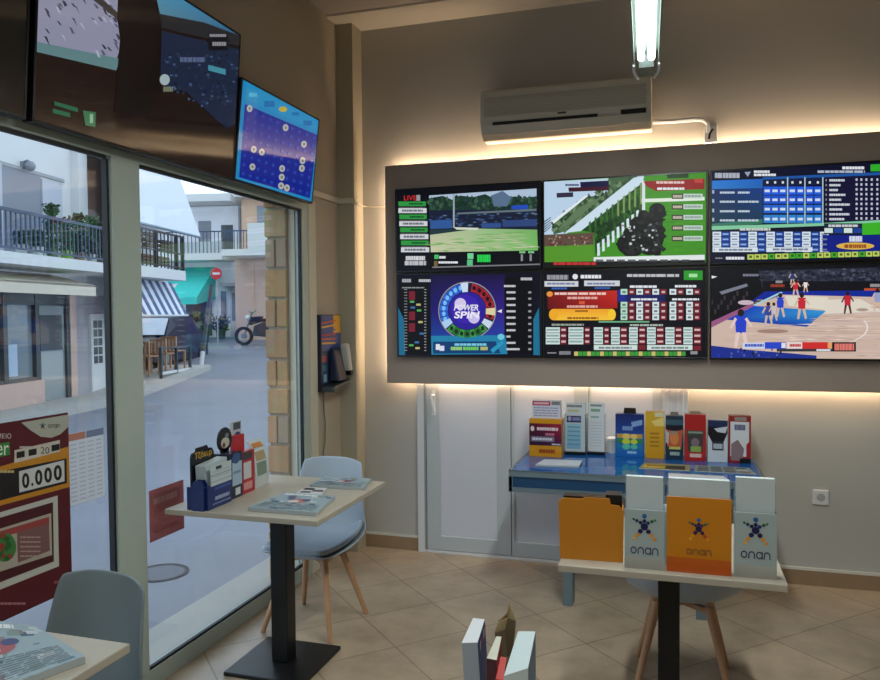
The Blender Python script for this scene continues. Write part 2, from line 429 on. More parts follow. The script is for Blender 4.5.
# row 1, col 1: stadium picture with list of races
t, mb, B = tv('wall screen showing a stadium track beside a green list, upper left of the six', WG, (.873, PY, 1.815), PW, PH)
fn = photo_map(t, .003, 390, 180, 880 / 155.); a = Art(mb, fn, .003, B)
a.rect(-200, -200, 1200, 900, c(9, 11, 18), 0)
a.poly([(222, 88), (832, 48), (840, 400), (232, 410)], c(30, 40, 60), 1)
a.poly([(222, 88), (832, 48), (832, 120), (222, 112)], c(172, 192, 215), 2)
a.poly([(222, 104), (300, 90), (352, 112), (400, 88), (470, 98), (540, 80), (600, 110), (680, 92), (760, 104), (832, 92), (832, 170), (222, 185)], c(28, 54, 44), 3)
a.dabs([(222, 104), (400, 92), (832, 96), (832, 165), (222, 180)], 150, 12, 14, [c(22, 44, 36), c(44, 74, 52), c(34, 62, 60), c(60, 92, 70)], 3)
a.poly([(575, 88), (640, 62), (690, 100), (665, 150), (590, 150)], c(88, 112, 142), 4)
a.poly([(690, 146), (784, 140), (784, 170), (690, 176)], c(36, 76, 186), 4)
a.poly([(222, 172), (832, 165), (834, 285), (225, 300)], c(24, 32, 54), 4)
a.poly([(380, 186), (832, 163), (832, 176), (380, 196)], c(96, 112, 122), 5)
a.poly([(228, 230), (352, 226), (352, 274), (230, 278)], c(48, 88, 152), 5)
a.poly([(640, 230), (834, 222), (834, 262), (640, 266)], c(46, 70, 122), 5)
a.poly([(520, 246), (630, 244), (630, 270), (520, 272)], c(50, 80, 140), 5)
a.poly([(228, 312), (500, 276), (836, 282), (840, 400), (232, 410)], None, 5, [c(186, 190, 158), c(160, 190, 140), c(116, 172, 96), c(112, 186, 96), c(200, 202, 168)])
a.poly([(228, 282), (460, 278), (330, 296), (228, 312)], c(36, 56, 60), 6); a.rect(358, 80, 368, 270, c(150, 165, 175), 6)
a.poly([(360, 268), (505, 272), (495, 284), (380, 282)], c(210, 215, 200), 7)
a.dabs([(225, 190), (832, 185), (832, 260), (225, 270)], 110, 16, 5, [c(20, 26, 46), c(60, 84, 130), c(36, 50, 84), c(90, 110, 140)], 4)
a.dabs([(240, 320), (834, 292), (836, 395), (240, 405)], 90, 46, 4, [c(170, 186, 146), c(130, 180, 106), c(192, 196, 164), c(112, 170, 92)], 5)
a.text('LIVE', 80, 88, 150, 116, c(220, 50, 50)); a.rect(150, 85, 172, 118, c(150, 150, 155))
for k in range(4):
    y = 122 + k * 74; x = 48 + k * 5
    a.rect(x, y, x + 156, y + 26, c(48, 150, 66), 2); a.bars(x + 60, y + 8, x + 140, y + 18, c(20, 80, 40), 3)
    a.bars(x + 4, y + 30, x + 150, y + 36, c(90, 90, 95), 2)
    a.rect(x, y + 38, x + 160, y + 66, c(206, 210, 216), 2); a.bars(x + 20, y + 46, x + 140, y + 58, c(110, 112, 120), 3)
a.bars(90, 432, 200, 456, c(210, 210, 214)); a.bars(84, 460, 206, 484, c(190, 190, 196))
a.rect(252, 424, 276, 448, c(70, 190, 100)); a.bars(280, 432, 316, 446, W_); a.rect(250, 460, 270, 492, c(120, 100, 60)); a.bars(276, 462, 388, 474, W_)
a.rect(440, 416, 474, 448, c(110, 210, 150)); a.rect(438, 452, 470, 486, c(90, 190, 130)); a.bars(496, 424, 572, 466, c(40, 210, 80))
for x in (735, 785): a.bars(x, 404, x + 34, 416, c(130, 200, 140)); a.bars(x + 8, 422, x + 20, 460, G_)
a.poly([(240, 492), (862, 474), (862, 482), (240, 500)], c(120, 120, 124), 2)
display(t, mb)

# row 1, col 2: horse race
t, mb, B = tv('wall screen showing dark horses racing along a green rail, upper middle of the six', WG, (1.803, PY, 1.815), PW, PH)
a = Art(mb, photo_map(t, .003, 540, 170, 880 / 172.), .003, B)
a.rect(-200, -200, 1200, 900, c(62, 142, 30), 0)
a.poly([(-20, 40), (520, 10), (520, 60), (130, 330), (-20, 340)], c(186, 210, 232), 1)
a.poly([(-20, 20), (380, 20), (360, 46), (-20, 64)], c(180, 215, 200), 2)
a.poly([(350, 40), (500, 30), (180, 300), (70, 330), (66, 268), (232, 138), (344, 126)], c(66, 96, 62), 2)
a.poly([(200, 190), (330, 130), (150, 280), (85, 310)], c(96, 120, 88), 3)
a.poly([(480, 40), (532, 28), (526, 72), (210, 312), (126, 322)], c(202, 222, 236), 3)
a.dabs([(66, 268), (232, 138), (350, 60), (480, 36), (180, 300), (70, 330)], 120, 12, 16, [c(50, 80, 50), c(86, 116, 80), c(110, 136, 100), c(40, 66, 44)], 2)
a.dabs([(526, 74), (534, 215), (300, 395), (240, 300)], 130, 10, 16, [c(14, 46, 16), c(34, 84, 28), c(50, 104, 36)], 4)
a.dabs([(540, 170), (836, 166), (836, 430), (540, 430)], 120, 26, 5, [c(56, 134, 26), c(72, 152, 38), c(66, 144, 30)], 1)
a.poly([(228, 134), (250, 130), (70, 275), (62, 262)], c(225, 235, 240), 3)
a.poly([(526, 64), (536, 220), (300, 400), (285, 440), (278, 320), (212, 310)], c(22, 64, 22), 3)
a.poly([(205, 62), (352, 54), (352, 84), (208, 90)], c(18, 20, 60), 3); a.bars(130, 72, 200, 82, c(60, 70, 110), 3)
a.poly([(145, 90), (352, 84), (352, 104), (148, 112)], c(62, 14, 36), 3); a.poly([(85, 118), (170, 114), (170, 138), (86, 142)], c(50, 44, 66), 3)
for k in range(5): a.poly([(20, 262 + k * 13), (56, 240 + k * 12), (56, 244 + k * 12), (20, 268 + k * 13)], c(40, 50, 70), 3)
for k in range(9):
    x = 292 + k * 25; y = 378 - k * 21
    a.poly([(x, y), (x + 13, y - 6), (x + 15, y + 58 - k * 2), (x + 2, y + 64 - k * 2)], c(214, 228, 240), 5)
for k in range(10):
    x = 250 + k * 29; y = 268 - k * 22
    a.poly([(x, y), (x + 10, y - 8), (x + 10, y + 44 + k * 7), (x, y + 40 + k * 7)], c(120, 150, 84) if k > 4 else c(50, 100, 40), 4)
a.rect(522, 56, 538, 214, c(214, 224, 228), 5); a.poly([(520, 148), (842, 138), (842, 156), (520, 166)], c(222, 234, 220), 4)
a.poly([(530, 58), (842, 44), (842, 98), (592, 108), (542, 82)], c(142, 24, 26), 5); a.poly([(648, 22), (760, 14), (760, 40), (652, 44)], c(30, 60, 30), 5)
a.bars(595, 58, 740, 70, c(225, 190, 190), 6); a.bars(600, 90, 740, 102, W_, 6); a.rect(790, 46, 832, 66, c(190, 60, 60), 6)
for k in range(5):
    y = 122 + k * 54
    a.rect(674, y, 734, y + 26, c(50, 46, 44), 6); a.bars(680, y + 6, 728, y + 20, c(190, 180, 160), 7); a.rect(734, y, 832, y + 24, c(196, 214, 206), 6); a.bars(740, y + 6, 826, y + 18, c(140, 160, 150), 7)
for x, y, rx, ry in ((600, 205, 42, 36), (590, 260, 40, 60), (550, 300, 54, 60), (480, 340, 60, 56), (440, 380, 46, 50), (560, 380, 66, 56), (500, 280, 40, 42), (620, 330, 16, 54), (530, 235, 30, 30), (600, 420, 20, 24), (470, 420, 50, 24)):
    a.ell(x, y, rx, ry, c(10, 12, 12), 7)
a.dabs([(590, 175), (640, 210), (630, 420), (440, 430), (400, 380), (500, 240)], 170, 14, 16, [c(4, 6, 6), c(20, 24, 22), c(10, 14, 12), c(34, 36, 38)], 7)
for k in range(34): a.ell(random.uniform(420, 600), random.uniform(270, 415), random.uniform(4, 9), random.uniform(3, 8), random.choice([c(150, 160, 160), c(90, 100, 110), c(200, 205, 210), c(60, 60, 80)]), 8, 8)
a.poly([(20, 332), (275, 320), (275, 466), (24, 474)], c(84, 148, 40), 6); a.poly([(20, 332), (275, 320), (275, 382), (22, 392)], c(92, 74, 62), 7)
for k in range(40): a.rect(*(lambda x, y: (x, y, x + 8, y + 9))(random.uniform(25, 262), random.uniform(335, 385)), random.choice([c(150, 120, 110), c(60, 40, 40), c(170, 150, 130), c(120, 40, 40)]), 8)
a.poly([(275, 446), (842, 434), (842, 460), (275, 468)], c(224, 232, 232), 8); a.poly([(20, 472), (842, 460), (846, 520), (20, 520)], c(20, 20, 24), 8)
for k in range(9): a.bars(285 + k * 55, 458, 325 + k * 55, 472, c(60, 60, 70), 9)
a.bars(70, 472, 290, 486, c(190, 50, 50), 9)
display(t, mb)

# row 1, col 3: results table in blue
t, mb, B = tv('wall screen with blue results table above yellow number strip, upper right of the six', WG, (2.738, PY, 1.815), PW, PH)
a = Art(mb, photo_map(t, .003, 705, 155, 880 / 175.), .003, B)
a.rect(-200, -200, 1400, 900, c(11, 13, 40), 0)
a.bars(50, 90, 176, 116, c(170, 176, 190)); a.bars(246, 78, 326, 90, W_); a.bars(246, 94, 358, 106, W_); a.poly([(198, 86), (230, 84), (215, 110)], c(150, 160, 180), 2)
a.bars(690, 58, 802, 72, W_); a.bars(566, 78, 804, 90, c(170, 180, 200)); a.poly([(832, 48), (990, 40), (990, 80), (832, 82)], c(46, 172, 42), 2)
a.poly([(290, 112), (600, 98), (990, 82), (990, 96), (600, 116), (290, 128)], c(28, 84, 160), 1)
a.poly([(30, 130), (290, 120), (290, 344), (34, 372)], None, 1, [c(40, 120, 210), c(30, 96, 190), c(50, 116, 84), c(60, 120, 84)])
a.poly([(30, 172), (290, 166), (290, 322), (34, 346)], None, 2, [c(20, 44, 96), c(24, 60, 130), c(26, 60, 90), c(30, 56, 76)])
for k, y in enumerate((184, 230, 278, 324)):
    a.bars(75, y, 150, y + 10, c(190, 205, 220), 3); a.bars(165, y, 225 + (k % 2) * 45, y + 10, c(190, 205, 220), 3); a.rect(36, y - 8, 46, y + 10, c(160, 180, 200), 3)
a.poly([(293, 124), (590, 112), (590, 150), (293, 158)], c(18, 30, 70), 2)
for i, x in enumerate((313, 352, 391, 439, 479, 526, 567)):
    a.rect(x - 12, 128, x + 12, 146, c(10, 14, 30), 3); a.bars(x - 5, 132, x + 6, 144, W_, 4)
    for j, y in enumerate((180, 225, 272, 322)):
        a.rect(x - 19, y - 21, x + 19, y + 20, [c(34, 92, 220), c(30, 84, 205), c(34, 100, 205), c(44, 128, 205)][j], 3)
        a.bars(x - 13, y - 6, x + 13, y + 7, c(220, 230, 245), 4)
for x in (415, 502, 592): a.rect(x - 3, 112, x + 3, 345, c(170, 200, 210), 5)
a.poly([(600, 112), (990, 96), (990, 330), (600, 334)], c(20, 18, 52), 2)
for k in range(9):
    y = 122 + k * 25 - (k * .6); a.bars(606, y, 612, y + 10, G_, 3); a.bars(625, y, random.uniform(660, 735), y + 11, c(205, 210, 220), 3)
    for x in (762, 786, 811, 838, 866, 895, 922): a.rect(x - 5, y - 4, x + 5, y + 8, c(190, 195, 210), 3)
a.poly([(34, 358), (600, 342), (990, 322), (990, 340), (600, 356), (34, 378)], c(130, 200, 160), 3)
a.bars(175, 368, 330, 380, c(200, 205, 200), 3)
for j in range(4):
    y = 386 + j * 26
    x = 38; k = 0
    while x < 580:
        wd = 47; a.rect(x, y, x + wd - 4, y + 24, c(28, 66, 150) if k % 2 else c(214, 228, 240), 3)
        a.bars(x + 6, y + 8, x + wd - 12, y + 16, c(150, 180, 225) if k % 2 else c(120, 130, 150), 4); x += wd - 2; k += 1
a.rect(50, 466, 265, 488, c(214, 226, 236), 5); a.bars(70, 472, 240, 482, c(120, 130, 150), 6); a.rect(312, 464, 540, 486, c(214, 226, 236), 5); a.bars(340, 470, 520, 480, c(120, 130, 150), 6)
a.rect(598, 344, 792, 398, c(24, 40, 60), 3); a.bars(620, 350, 770, 362, c(200, 205, 210), 4)
for k, x in enumerate((600, 650, 698, 746)): a.rect(x, 368, x + 42, 392, c(28, 66, 150) if k % 2 else c(210, 226, 220), 4)
a.poly([(790, 344), (990, 332), (990, 396), (790, 402)], c(60, 176, 40), 3)
a.rect(590, 402, 990, 486, c(18, 32, 130), 3); a.ell(755, 458, 96, 18, c(220, 178, 70), 4); a.bars(700, 450, 812, 468, c(150, 80, 40), 5); a.bars(725, 408, 790, 436, c(214, 220, 236), 4)
for k in range(22): a.rect(213 + k * 35, 500 - k * .9, 245 + k * 35, 526 - k * .9, c(66, 168, 46) if k in (3, 6, 7, 9, 12, 16) else c(188, 206, 96), 3); a.bars(222 + k * 35, 506 - k * .9, 236 + k * 35, 518 - k * .9, c(50, 70, 20), 4)
a.bars(105, 512, 198, 526, W_); a.bars(52, 516, 88, 522, G_)
display(t, mb)

# row 2, col 1: wheel game
t, mb, B = tv('wall screen with round POWER SPIN wheel, lower left of the six', WG, (.876, PY, 1.285), PW, PH)
a = Art(mb, photo_map(t, .003, 395, 268, 880 / 150.), .003, B)
a.rect(-100, -100, 1000, 700, c(12, 12, 30), 0)
a.poly([(205, 40), (645, 36), (650, 260), (210, 260)], None, 1, [c(22, 18, 52), c(26, 16, 62), c(50, 30, 132), c(30, 24, 110)])
a.poly([(210, 260), (650, 260), (650, 400), (212, 400)], None, 1, [c(30, 24, 110), c(50, 30, 132), c(40, 60, 160), c(26, 62, 150)])
a.rect(30, 60, 206, 505, c(7, 8, 13), 2); a.rect(642, 60, 812, 505, c(8, 8, 14), 2)
a.poly([(18, 230), (52, 300), (60, 510), (24, 515)], c(28, 104, 140), 3); a.poly([(845, 230), (812, 300), (812, 510), (850, 512)], c(28, 110, 146), 3)
for k in range(22):
    y = 124 + k * 17
    a.rect(54, y, 72, y + 4, G_, 3); a.rect(172, y, 184, y + 5, c(160, 160, 165), 3)
    a.rect(82, y - 4, 118, y + 12, c(120, 30, 44) if k in (1, 2, 3, 8, 9, 10, 12, 13, 14) else c(8, 9, 14), 3)
    if k in (4, 5, 6, 7, 11, 15, 18, 19, 20): a.rect(80 + (k * 37) % 70, y, 106 + (k * 37) % 70, y + 12, [c(60, 110, 170), c(80, 170, 90), c(190, 180, 120)][k % 3], 4)
a.bars(42, 112, 172, 119, G_, 3); a.bars(42, 64, 95, 84, c(170, 170, 180), 3); a.bars(140, 66, 210, 82, c(190, 190, 198), 3); a.bars(738, 56, 806, 72, c(190, 190, 198), 3)
cx, cy, asp = 424, 250, 1.0
a.ell(cx, cy, 172, 172, c(30, 26, 60), 3, 40)
a.ring(cx, cy, 170, 164, c(150, 150, 165), 0, 360, 4, 40)
def seg(a0, a1, n, cols):
    for k in range(n):
        d = (a1 - a0) / n
        a.ring(cx, cy, 160, 114, cols[k % len(cols)], a0 + k * d + .6, a0 + (k + 1) * d - .6, 5, 4)
        m = math.radians(a0 + (k + .5) * d); a.ell(cx + 138 * math.cos(m), cy + 138 * math.sin(m), 11, 14, [c(30, 10, 14), c(20, 50, 20), c(120, 190, 245)][[0, 1, 2][(0 if a0 < -60 else 1 if a0 < 100 else 2)]], 6, 10)
seg(-80, 20, 7, [c(172, 34, 50), c(150, 28, 44)]); seg(42, 138, 7, [c(60, 150, 70), c(36, 112, 50)]); seg(152, 260, 8, [c(48, 112, 226), c(36, 92, 205)])
for m, k in ((-96, c(205, 220, 240)), (2, c(222, 208, 160)), (32, c(200, 215, 235)), (148, c(170, 205, 240))): a.ring(cx, cy, 164, 110, k, m - 8, m + 8, 7, 4)
a.ell(cx, cy, 110, 110, c(44, 28, 150), 5, 36); a.ell(cx - 10, cy - 10, 84, 84, c(58, 34, 172), 6, 30); a.ell(cx - 40, cy - 40, 34, 34, c(210, 200, 235), 7); a.ell(cx + 40, cy + 42, 34, 34, c(200, 190, 235), 7)
a.text('POWER', 346, 214, 490, 250, c(228, 226, 240), 8, .2, .03); a.text('SPIN', 346, 254, 490, 296, c(235, 232, 245), 8, .2, .03)
a.poly([(600, 254), (628, 242), (626, 264)], W_, 5)
a.poly([(212, 398), (648, 394), (660, 505), (215, 508)], c(34, 128, 170), 4); a.poly([(224, 432), (590, 430), (620, 500), (224, 502)], c(16, 62, 112), 5)
a.ell(622, 404, 20, 18, c(110, 200, 220), 6); a.poly([(560, 480), (630, 425), (640, 440), (575, 500)], c(40, 150, 190), 6)
a.rect(240, 446, 264, 480, W_, 6); a.rect(262, 456, 290, 486, c(210, 220, 240), 7); a.bars(350, 442, 540, 456, c(120, 200, 220), 6)
a.bars(328, 462, 395, 482, c(150, 205, 120), 6); a.bars(400, 462, 492, 482, c(110, 200, 90), 6); a.bars(502, 462, 545, 482, c(190, 190, 110), 6)
for k in range(11):
    y = 100 + k * 37; a.bars(655 if k else 640, y, 708 - (k == 8) * 30 + (k == 10) * 24, y + 12, c(205, 205, 210), 4); 
    if k: a.rect(782, y, 800, y + 12, c(150, 150, 155), 4)
display(t, mb)

# row 2, col 2: red and yellow odds board
t, mb, B = tv('wall screen with red and orange banner above odds grid, lower middle of six', WG, (1.803, PY, 1.285), PW, PH)
a = Art(mb, photo_map(t, .003, 540, 262, 880 / 172.), .003, B)
a.rect(-100, -100, 1000, 700, c(13, 13, 22), 0)
a.bars(36, 66, 145, 90, c(150, 152, 160)); a.ell(180, 75, 14, 14, W_, 2); a.bars(208, 66, 314, 84, W_); a.bars(445, 62, 714, 76, c(190, 192, 198)); a.rect(736, 44, 832, 92, c(44, 150, 44), 2); a.bars(762, 60, 806, 78, c(170, 230, 170), 3)
a.rect(20, 98, 196, 126, c(206, 210, 218), 2); a.rect(226, 95, 408, 123, c(206, 210, 218), 2); a.bars(60, 130, 140, 140, c(60, 100, 180)); a.bars(280, 128, 360, 138, c(60, 100, 180))
for k in range(2): a.bars(36 + k * 205, 106, 180 + k * 205, 116, c(120, 130, 160), 3)
a.poly([(38, 152), (394, 146), (396, 236), (40, 242)], None, 2, [c(120, 24, 26), c(196, 40, 30), c(170, 28, 26), c(96, 14, 20)])
a.ell(50, 164, 16, 14, c(230, 150, 60), 3); a.bars(75, 156, 340, 168, c(235, 200, 190), 3); a.bars(140, 178, 296, 190, c(225, 170, 160), 3); a.bars(200, 200, 230, 216, c(220, 90, 60), 3); a.bars(138, 222, 296, 234, c(225, 170, 160), 3)
a.grad(66, 240, 372, 298, c(240, 160, 40), c(246, 196, 60), 4); a.ell(70, 269, 24, 29, c(240, 170, 40), 4); a.ell(368, 269, 20, 29, c(246, 200, 50), 4); a.bars(180, 246, 246, 256, c(150, 90, 20), 5); a.bars(140, 282, 300, 292, c(150, 90, 20), 5)
a.poly([(396, 144), (440, 140), (440, 200), (398, 204)], c(30, 40, 140), 3); a.poly([(400, 170), (640, 166), (640, 204), (400, 206)], c(24, 30, 90), 2)
a.bars(460, 120, 600, 132, W_); a.bars(690, 118, 802, 130, W_); a.bars(466, 186, 600, 196, W_, 4); a.bars(676, 186, 815, 196, W_, 4)
for y in (153, 219, 251, 283):
    for k, x in enumerate((430, 469, 510, 549, 592, 631, 680, 719, 765, 803)):
        a.rect(x - 17, y - 15, x + 17, y + 14, (c(112, 30, 44) if k % 2 else (c(214, 228, 232) if k else c(180, 220, 200))), 5); a.bars(x - 9, y - 5, x + 9, y + 6, c(214, 190, 190) if k % 2 else c(90, 96, 106), 6)
a.rect(300, 302, 560, 310, c(110, 170, 130), 3)
a.bars(60, 316, 225, 326, c(150, 160, 150)); a.bars(460, 318, 630, 328, c(170, 180, 170))
for j, y in enumerate((334, 364, 394)):
    for k, (x0, x1) in enumerate(((30, 102), (106, 136), (146, 222), (228, 256), (276, 322), (328, 354), (364, 408), (412, 446), (456, 500), (506, 540), (548, 592), (596, 634), (642, 688), (692, 726), (734, 780), (786, 824))):
        a.rect(x0, y, x1, y + 27, c(116, 34, 44) if k % 2 else c(206, 224, 224), 3); a.bars(x0 + 4, y + 8, x1 - 4, y + 18, c(220, 195, 195) if k % 2 else c(130, 160, 150), 4)
a.rect(276, 425, 498, 450, c(206, 224, 220), 3); a.rect(504, 425, 540, 450, c(116, 34, 44), 3); a.rect(548, 425, 780, 450, c(206, 224, 220), 3); a.rect(786, 428, 824, 452, c(116, 34, 44), 3); a.bars(300, 434, 470, 444, c(120, 130, 130), 4); a.bars(570, 434, 760, 444, c(120, 130, 130), 4)
for k in range(26): a.rect(175 + k * 22, 458, 195 + k * 22, 480, c(60, 150, 60) if k % 3 else c(200, 186, 110), 3)
a.bars(98, 456, 158, 474, c(130, 130, 140)); a.bars(38, 462, 84, 468, G_); a.bars(770, 456, 806, 472, G_)
display(t, mb)

# row 2, col 3: basketball game
t, mb, B = tv('wall screen showing a basketball game on blue and wood court, lower right of the six', WG, (2.738, PY, 1.285), PW, PH)
a = Art(mb, photo_map(t, .003, 705, 262, 880 / 175.), .003, B)
a.rect(-100, -100, 1400, 700, c(15, 16, 22), 0)
a.poly([(270, 44), (990, 24), (990, 140), (290, 140)], c(44, 48, 62), 1)
for k in range(150): 
    x, y = random.uniform(280, 980), random.uniform(45, 110); a.rect(x, y, x + 14, y + 10, random.choice([c(58, 62, 80), c(36, 38, 50), c(70, 74, 92), c(30, 34, 60)]), 2)
a.poly([(290, 96), (990, 96), (990, 150), (290, 146)], c(18, 18, 26), 3); a.bars(330, 112, 400, 126, c(150, 60, 40), 4); a.bars(355, 94, 390, 106, G_, 4); a.rect(800, 132, 990, 148, c(190, 80, 50), 4); a.bars(830, 110, 900, 126, G_, 4)
a.poly([(300, 148), (990, 142), (990, 178), (380, 172), (230, 200)], c(20, 42, 150), 4)
a.poly([(390, 164), (990, 178), (990, 510), (20, 500), (20, 320), (100, 290), (240, 220)], c(206, 182, 168), 5)
for k in range(26): 
    y = 190 + k * 11; a.poly([(260 - k * 9, y), (990, y + 4), (990, y + 7), (260 - k * 9, y + 3)], random.choice([c(216, 190, 174), c(196, 168, 152), c(200, 180, 176)]), 6)
a.poly([(400, 168), (620, 176), (600, 240), (420, 220)], c(222, 216, 200), 6); a.poly([(600, 190), (780, 186), (900, 250), (600, 260)], c(222, 214, 200), 6)
a.poly([(106, 290), (240, 220), (608, 246), (512, 326)], None, 7, [c(22, 60, 170), c(24, 70, 190), c(50, 150, 215), c(16, 62, 170)])
a.poly([(20, 300), (240, 205), (260, 214), (20, 330)], c(150, 88, 130), 7); a.poly([(240, 216), (380, 150), (392, 154), (256, 220)], c(160, 205, 215), 8)
a.ell(205, 204, 40, 12, c(200, 180, 190), 8); a.poly([(72, 150), (210, 108), (216, 122), (84, 164)], c(120, 124, 140), 5); a.poly([(30, 68), (62, 74), (34, 84)], W_, 5); a.bars(190, 60, 270, 72, c(120, 122, 140), 5)
for k in range(12): a.rect(30 + k * 16, 190 + (k * 53) % 70 - k * 6, 40 + k * 16, 214 + (k * 53) % 70 - k * 6, c(60, 50, 56), 5)
a.dabs([(270, 44), (960, 30), (960, 110), (290, 110)], 200, 12, 8, [c(58, 62, 80), c(34, 36, 48), c(78, 82, 102), c(26, 28, 44)], 2)
a.dabs([(260, 330), (960, 200), (960, 480), (60, 480)], 130, 60, 3, [c(216, 194, 180), c(192, 166, 152), c(226, 206, 194), c(184, 158, 148)], 6)
def player(x, y, h, col, leg=c(210, 180, 160)):
    a.ell(x, y - h * .42, h * .09, h * .10, c(40, 28, 24), 10, 10); a.poly([(x - h * .16, y - h * .33), (x + h * .16, y - h * .33), (x + h * .13, y + h * .12), (x - h * .13, y + h * .12)], col, 9)
    a.poly([(x - h * .13, y + h * .1), (x - h * .02, y + h * .1), (x - h * .1, y + h * .5), (x - h * .18, y + h * .5)], leg, 9); a.poly([(x + h * .02, y + h * .1), (x + h * .13, y + h * .1), (x + h * .2, y + h * .48), (x + h * .12, y + h * .5)], leg, 9)
    a.poly([(x - h * .16, y - h * .3), (x - h * .1, y - h * .25), (x - h * .24, y), (x - h * .3, y - h * .02)], leg, 9); a.poly([(x + h * .16, y - h * .3), (x + h * .1, y - h * .25), (x + h * .26, y - .04 * h), (x + h * .3, y - h * .08)], leg, 9)
BL, RD = c(40, 66, 200), c(196, 40, 56)
player(180, 335, 190, BL, c(225, 200, 195)); player(318, 258, 110, c(60, 70, 150)); player(378, 218, 120, BL); player(346, 250, 90, c(200, 190, 190)); player(486, 222, 130, RD); player(455, 130, 86, RD); player(505, 122, 60, c(235, 225, 225)); player(716, 205, 110, RD, c(90, 50, 44)); player(866, 190, 110, c(150, 160, 200)); player(440, 80, 70, c(40, 60, 120))
a.ell(340, 348, 80, 10, c(160, 130, 116), 8); a.ell(790, 240, 30, 8, c(170, 150, 140), 8)
a.ring(520, 330, 300, 292, c(232, 222, 215), -20, 60, 8, 16, .35)
a.poly([(20, 420), (200, 440), (560, 470), (560, 510), (20, 510)], c(30, 48, 140), 8)
for k in range(30): 
    x, y = random.uniform(30, 380), random.uniform(425, 490); a.rect(x, y, x + 9, y + 12, random.choice([c(40, 60, 180), c(20, 24, 60), c(90, 100, 160)]), 9)
a.rect(190, 405, 300, 436, c(206, 212, 236), 10); a.bars(200, 412, 296, 426, c(70, 90, 190), 11); a.rect(300, 403, 405, 436, c(42, 70, 200), 10); a.rect(384, 406, 404, 432, W_, 11); a.rect(412, 403, 490, 436, c(230, 214, 214), 10); a.bars(425, 412, 482, 426, c(190, 60, 60), 11); a.rect(488, 403, 620, 436, c(206, 46, 46), 10); a.rect(616, 406, 638, 432, c(230, 160, 100), 11); a.rect(638, 403, 758, 450, c(24, 22, 26), 10); a.bars(650, 410, 750, 444, c(220, 120, 110), 11); a.rect(360, 436, 640, 450, c(50, 54, 60), 10); a.bars(560, 438, 630, 448, W_, 11)
display(t, mb)

# screens above the window
t, mb, B = tv('small blue numbers grid screen tilted down at the right end above the window', 'screens tilted above the window', (.08, -1.080, 2.197), .82, .487, PI / 2, math.radians(6.2), .04)
a = Art(mb, photo_map(t, .003, 230, 70, 461 / 95.), .003, B)
a.rect(-400, -400, 900, 1200, c(30, 140, 200), 0)
a.poly([(72, 165), (428, 318), (388, 622), (44, 520)], c(24, 40, 150), 1)
a.poly([(78, 50), (435, 245), (428, 300), (74, 140)], c(36, 150, 205), 1)
balls = [(93, 187), (268, 280), (357, 360), (113, 385), (152, 398), (350, 440), (347, 477), (107, 470), (251, 478), (249, 520), (246, 562), (274, 572)]
for i in range(10):
    for j in range(8):
        u, v = (i + .5) / 10, (j + .5) / 8
        x = (72 + (428 - 72) * u) * (1 - v) + (44 + (388 - 44) * u) * v; y = (165 + 153 * u) * (1 - v) + (520 + 102 * u) * v
        a.ell(x, y, 10, 12, c(30, 54, 160), 2, 10); a.bars(x - 5, y - 4, x + 5, y + 4, c(54, 84, 184), 3)
for x, y in balls: a.ell(x, y, 14, 17, c(190, 192, 184), 4, 14); a.bars(x - 5, y - 6, x + 5, y + 6, c(110, 110, 112), 5)
a.ell(256, 190, 20, 14, c(200, 180, 70), 3); a.bars(90, 110, 130, 130, c(90, 190, 225), 3); a.bars(165, 150, 215, 180, c(30, 110, 180), 3); a.bars(300, 205, 335, 220, c(30, 110, 180), 3); a.bars(355, 245, 395, 270, c(30, 110, 180), 3)
display(t, mb, M_screenL)
t, mb, B = tv('large dark screen tilted above the window with pale crowd scene at its left', 'screens tilted above the window', (.08, -2.09, 2.192), 1.19, .69, PI / 2, math.radians(4.3), .045)
a = Art(mb, photo_map(t, .003, 30, 0, 769 / 215.), .003, B)
a.rect(-600, -600, 1200, 1200, c(30, 17, 15), 0)  # brown ground: the room's reflection painted in together with the screen's own picture
a.poly([(-10, -120), (310, -100), (330, 150), (300, 240), (-10, 150)], c(150, 152, 178), 1)
a.poly([(-10, 135), (322, 210), (308, 252), (-10, 172)], c(100, 138, 142), 2)
for k in range(70):
    x, y = random.uniform(40, 310), random.uniform(-100, 190)
    if y < 120 + x * .25: a.poly([(x, y), (x + 10, y + 4), (x + 20, y + random.uniform(14, 34)), (x + 10, y + random.uniform(10, 26))], random.choice([c(60, 60, 80), c(90, 92, 112), c(180, 182, 205), c(50, 46, 60)]), 3)
a.poly([(215, -40), (330, 60), (320, 76), (200, -20)], c(60, 56, 56), 4)
a.poly([(320, -150), (440, -150), (470, 80), (460, 330), (430, 420), (300, 400), (320, 140), (310, 60)], c(20, 12, 14), 5)
a.poly([(430, -150), (770, -150), (770, 140), (450, 50)], None, 3, [c(80, 160, 200), c(40, 110, 160), c(50, 100, 140), c(90, 140, 160)])
a.poly([(440, 45), (620, 80), (770, 140), (770, 180), (470, 100)], c(40, 40, 44), 4)
a.poly([(470, 110), (770, 190), (770, 460), (700, 460), (560, 330), (465, 300)], c(28, 40, 66), 4)
a.dabs([(-5, 160), (300, 240), (310, 400), (700, 470), (750, 560), (0, 420)], 60, 40, 8, [c(36, 20, 17), c(26, 15, 14), c(40, 24, 19)], 1)
for k in range(150):
    x, y = random.uniform(475, 745), random.uniform(180, 420)
    if y < 290 + (x - 460) * .6: a.rect(x, y, x + 9, y + 7, random.choice([c(44, 62, 96), c(20, 26, 44), c(66, 90, 130), c(36, 50, 80)]), 5)
a.ell(480, 285, 18, 20, c(170, 190, 195), 6); a.bars(475, 310, 510, 328, c(120, 130, 110), 6)
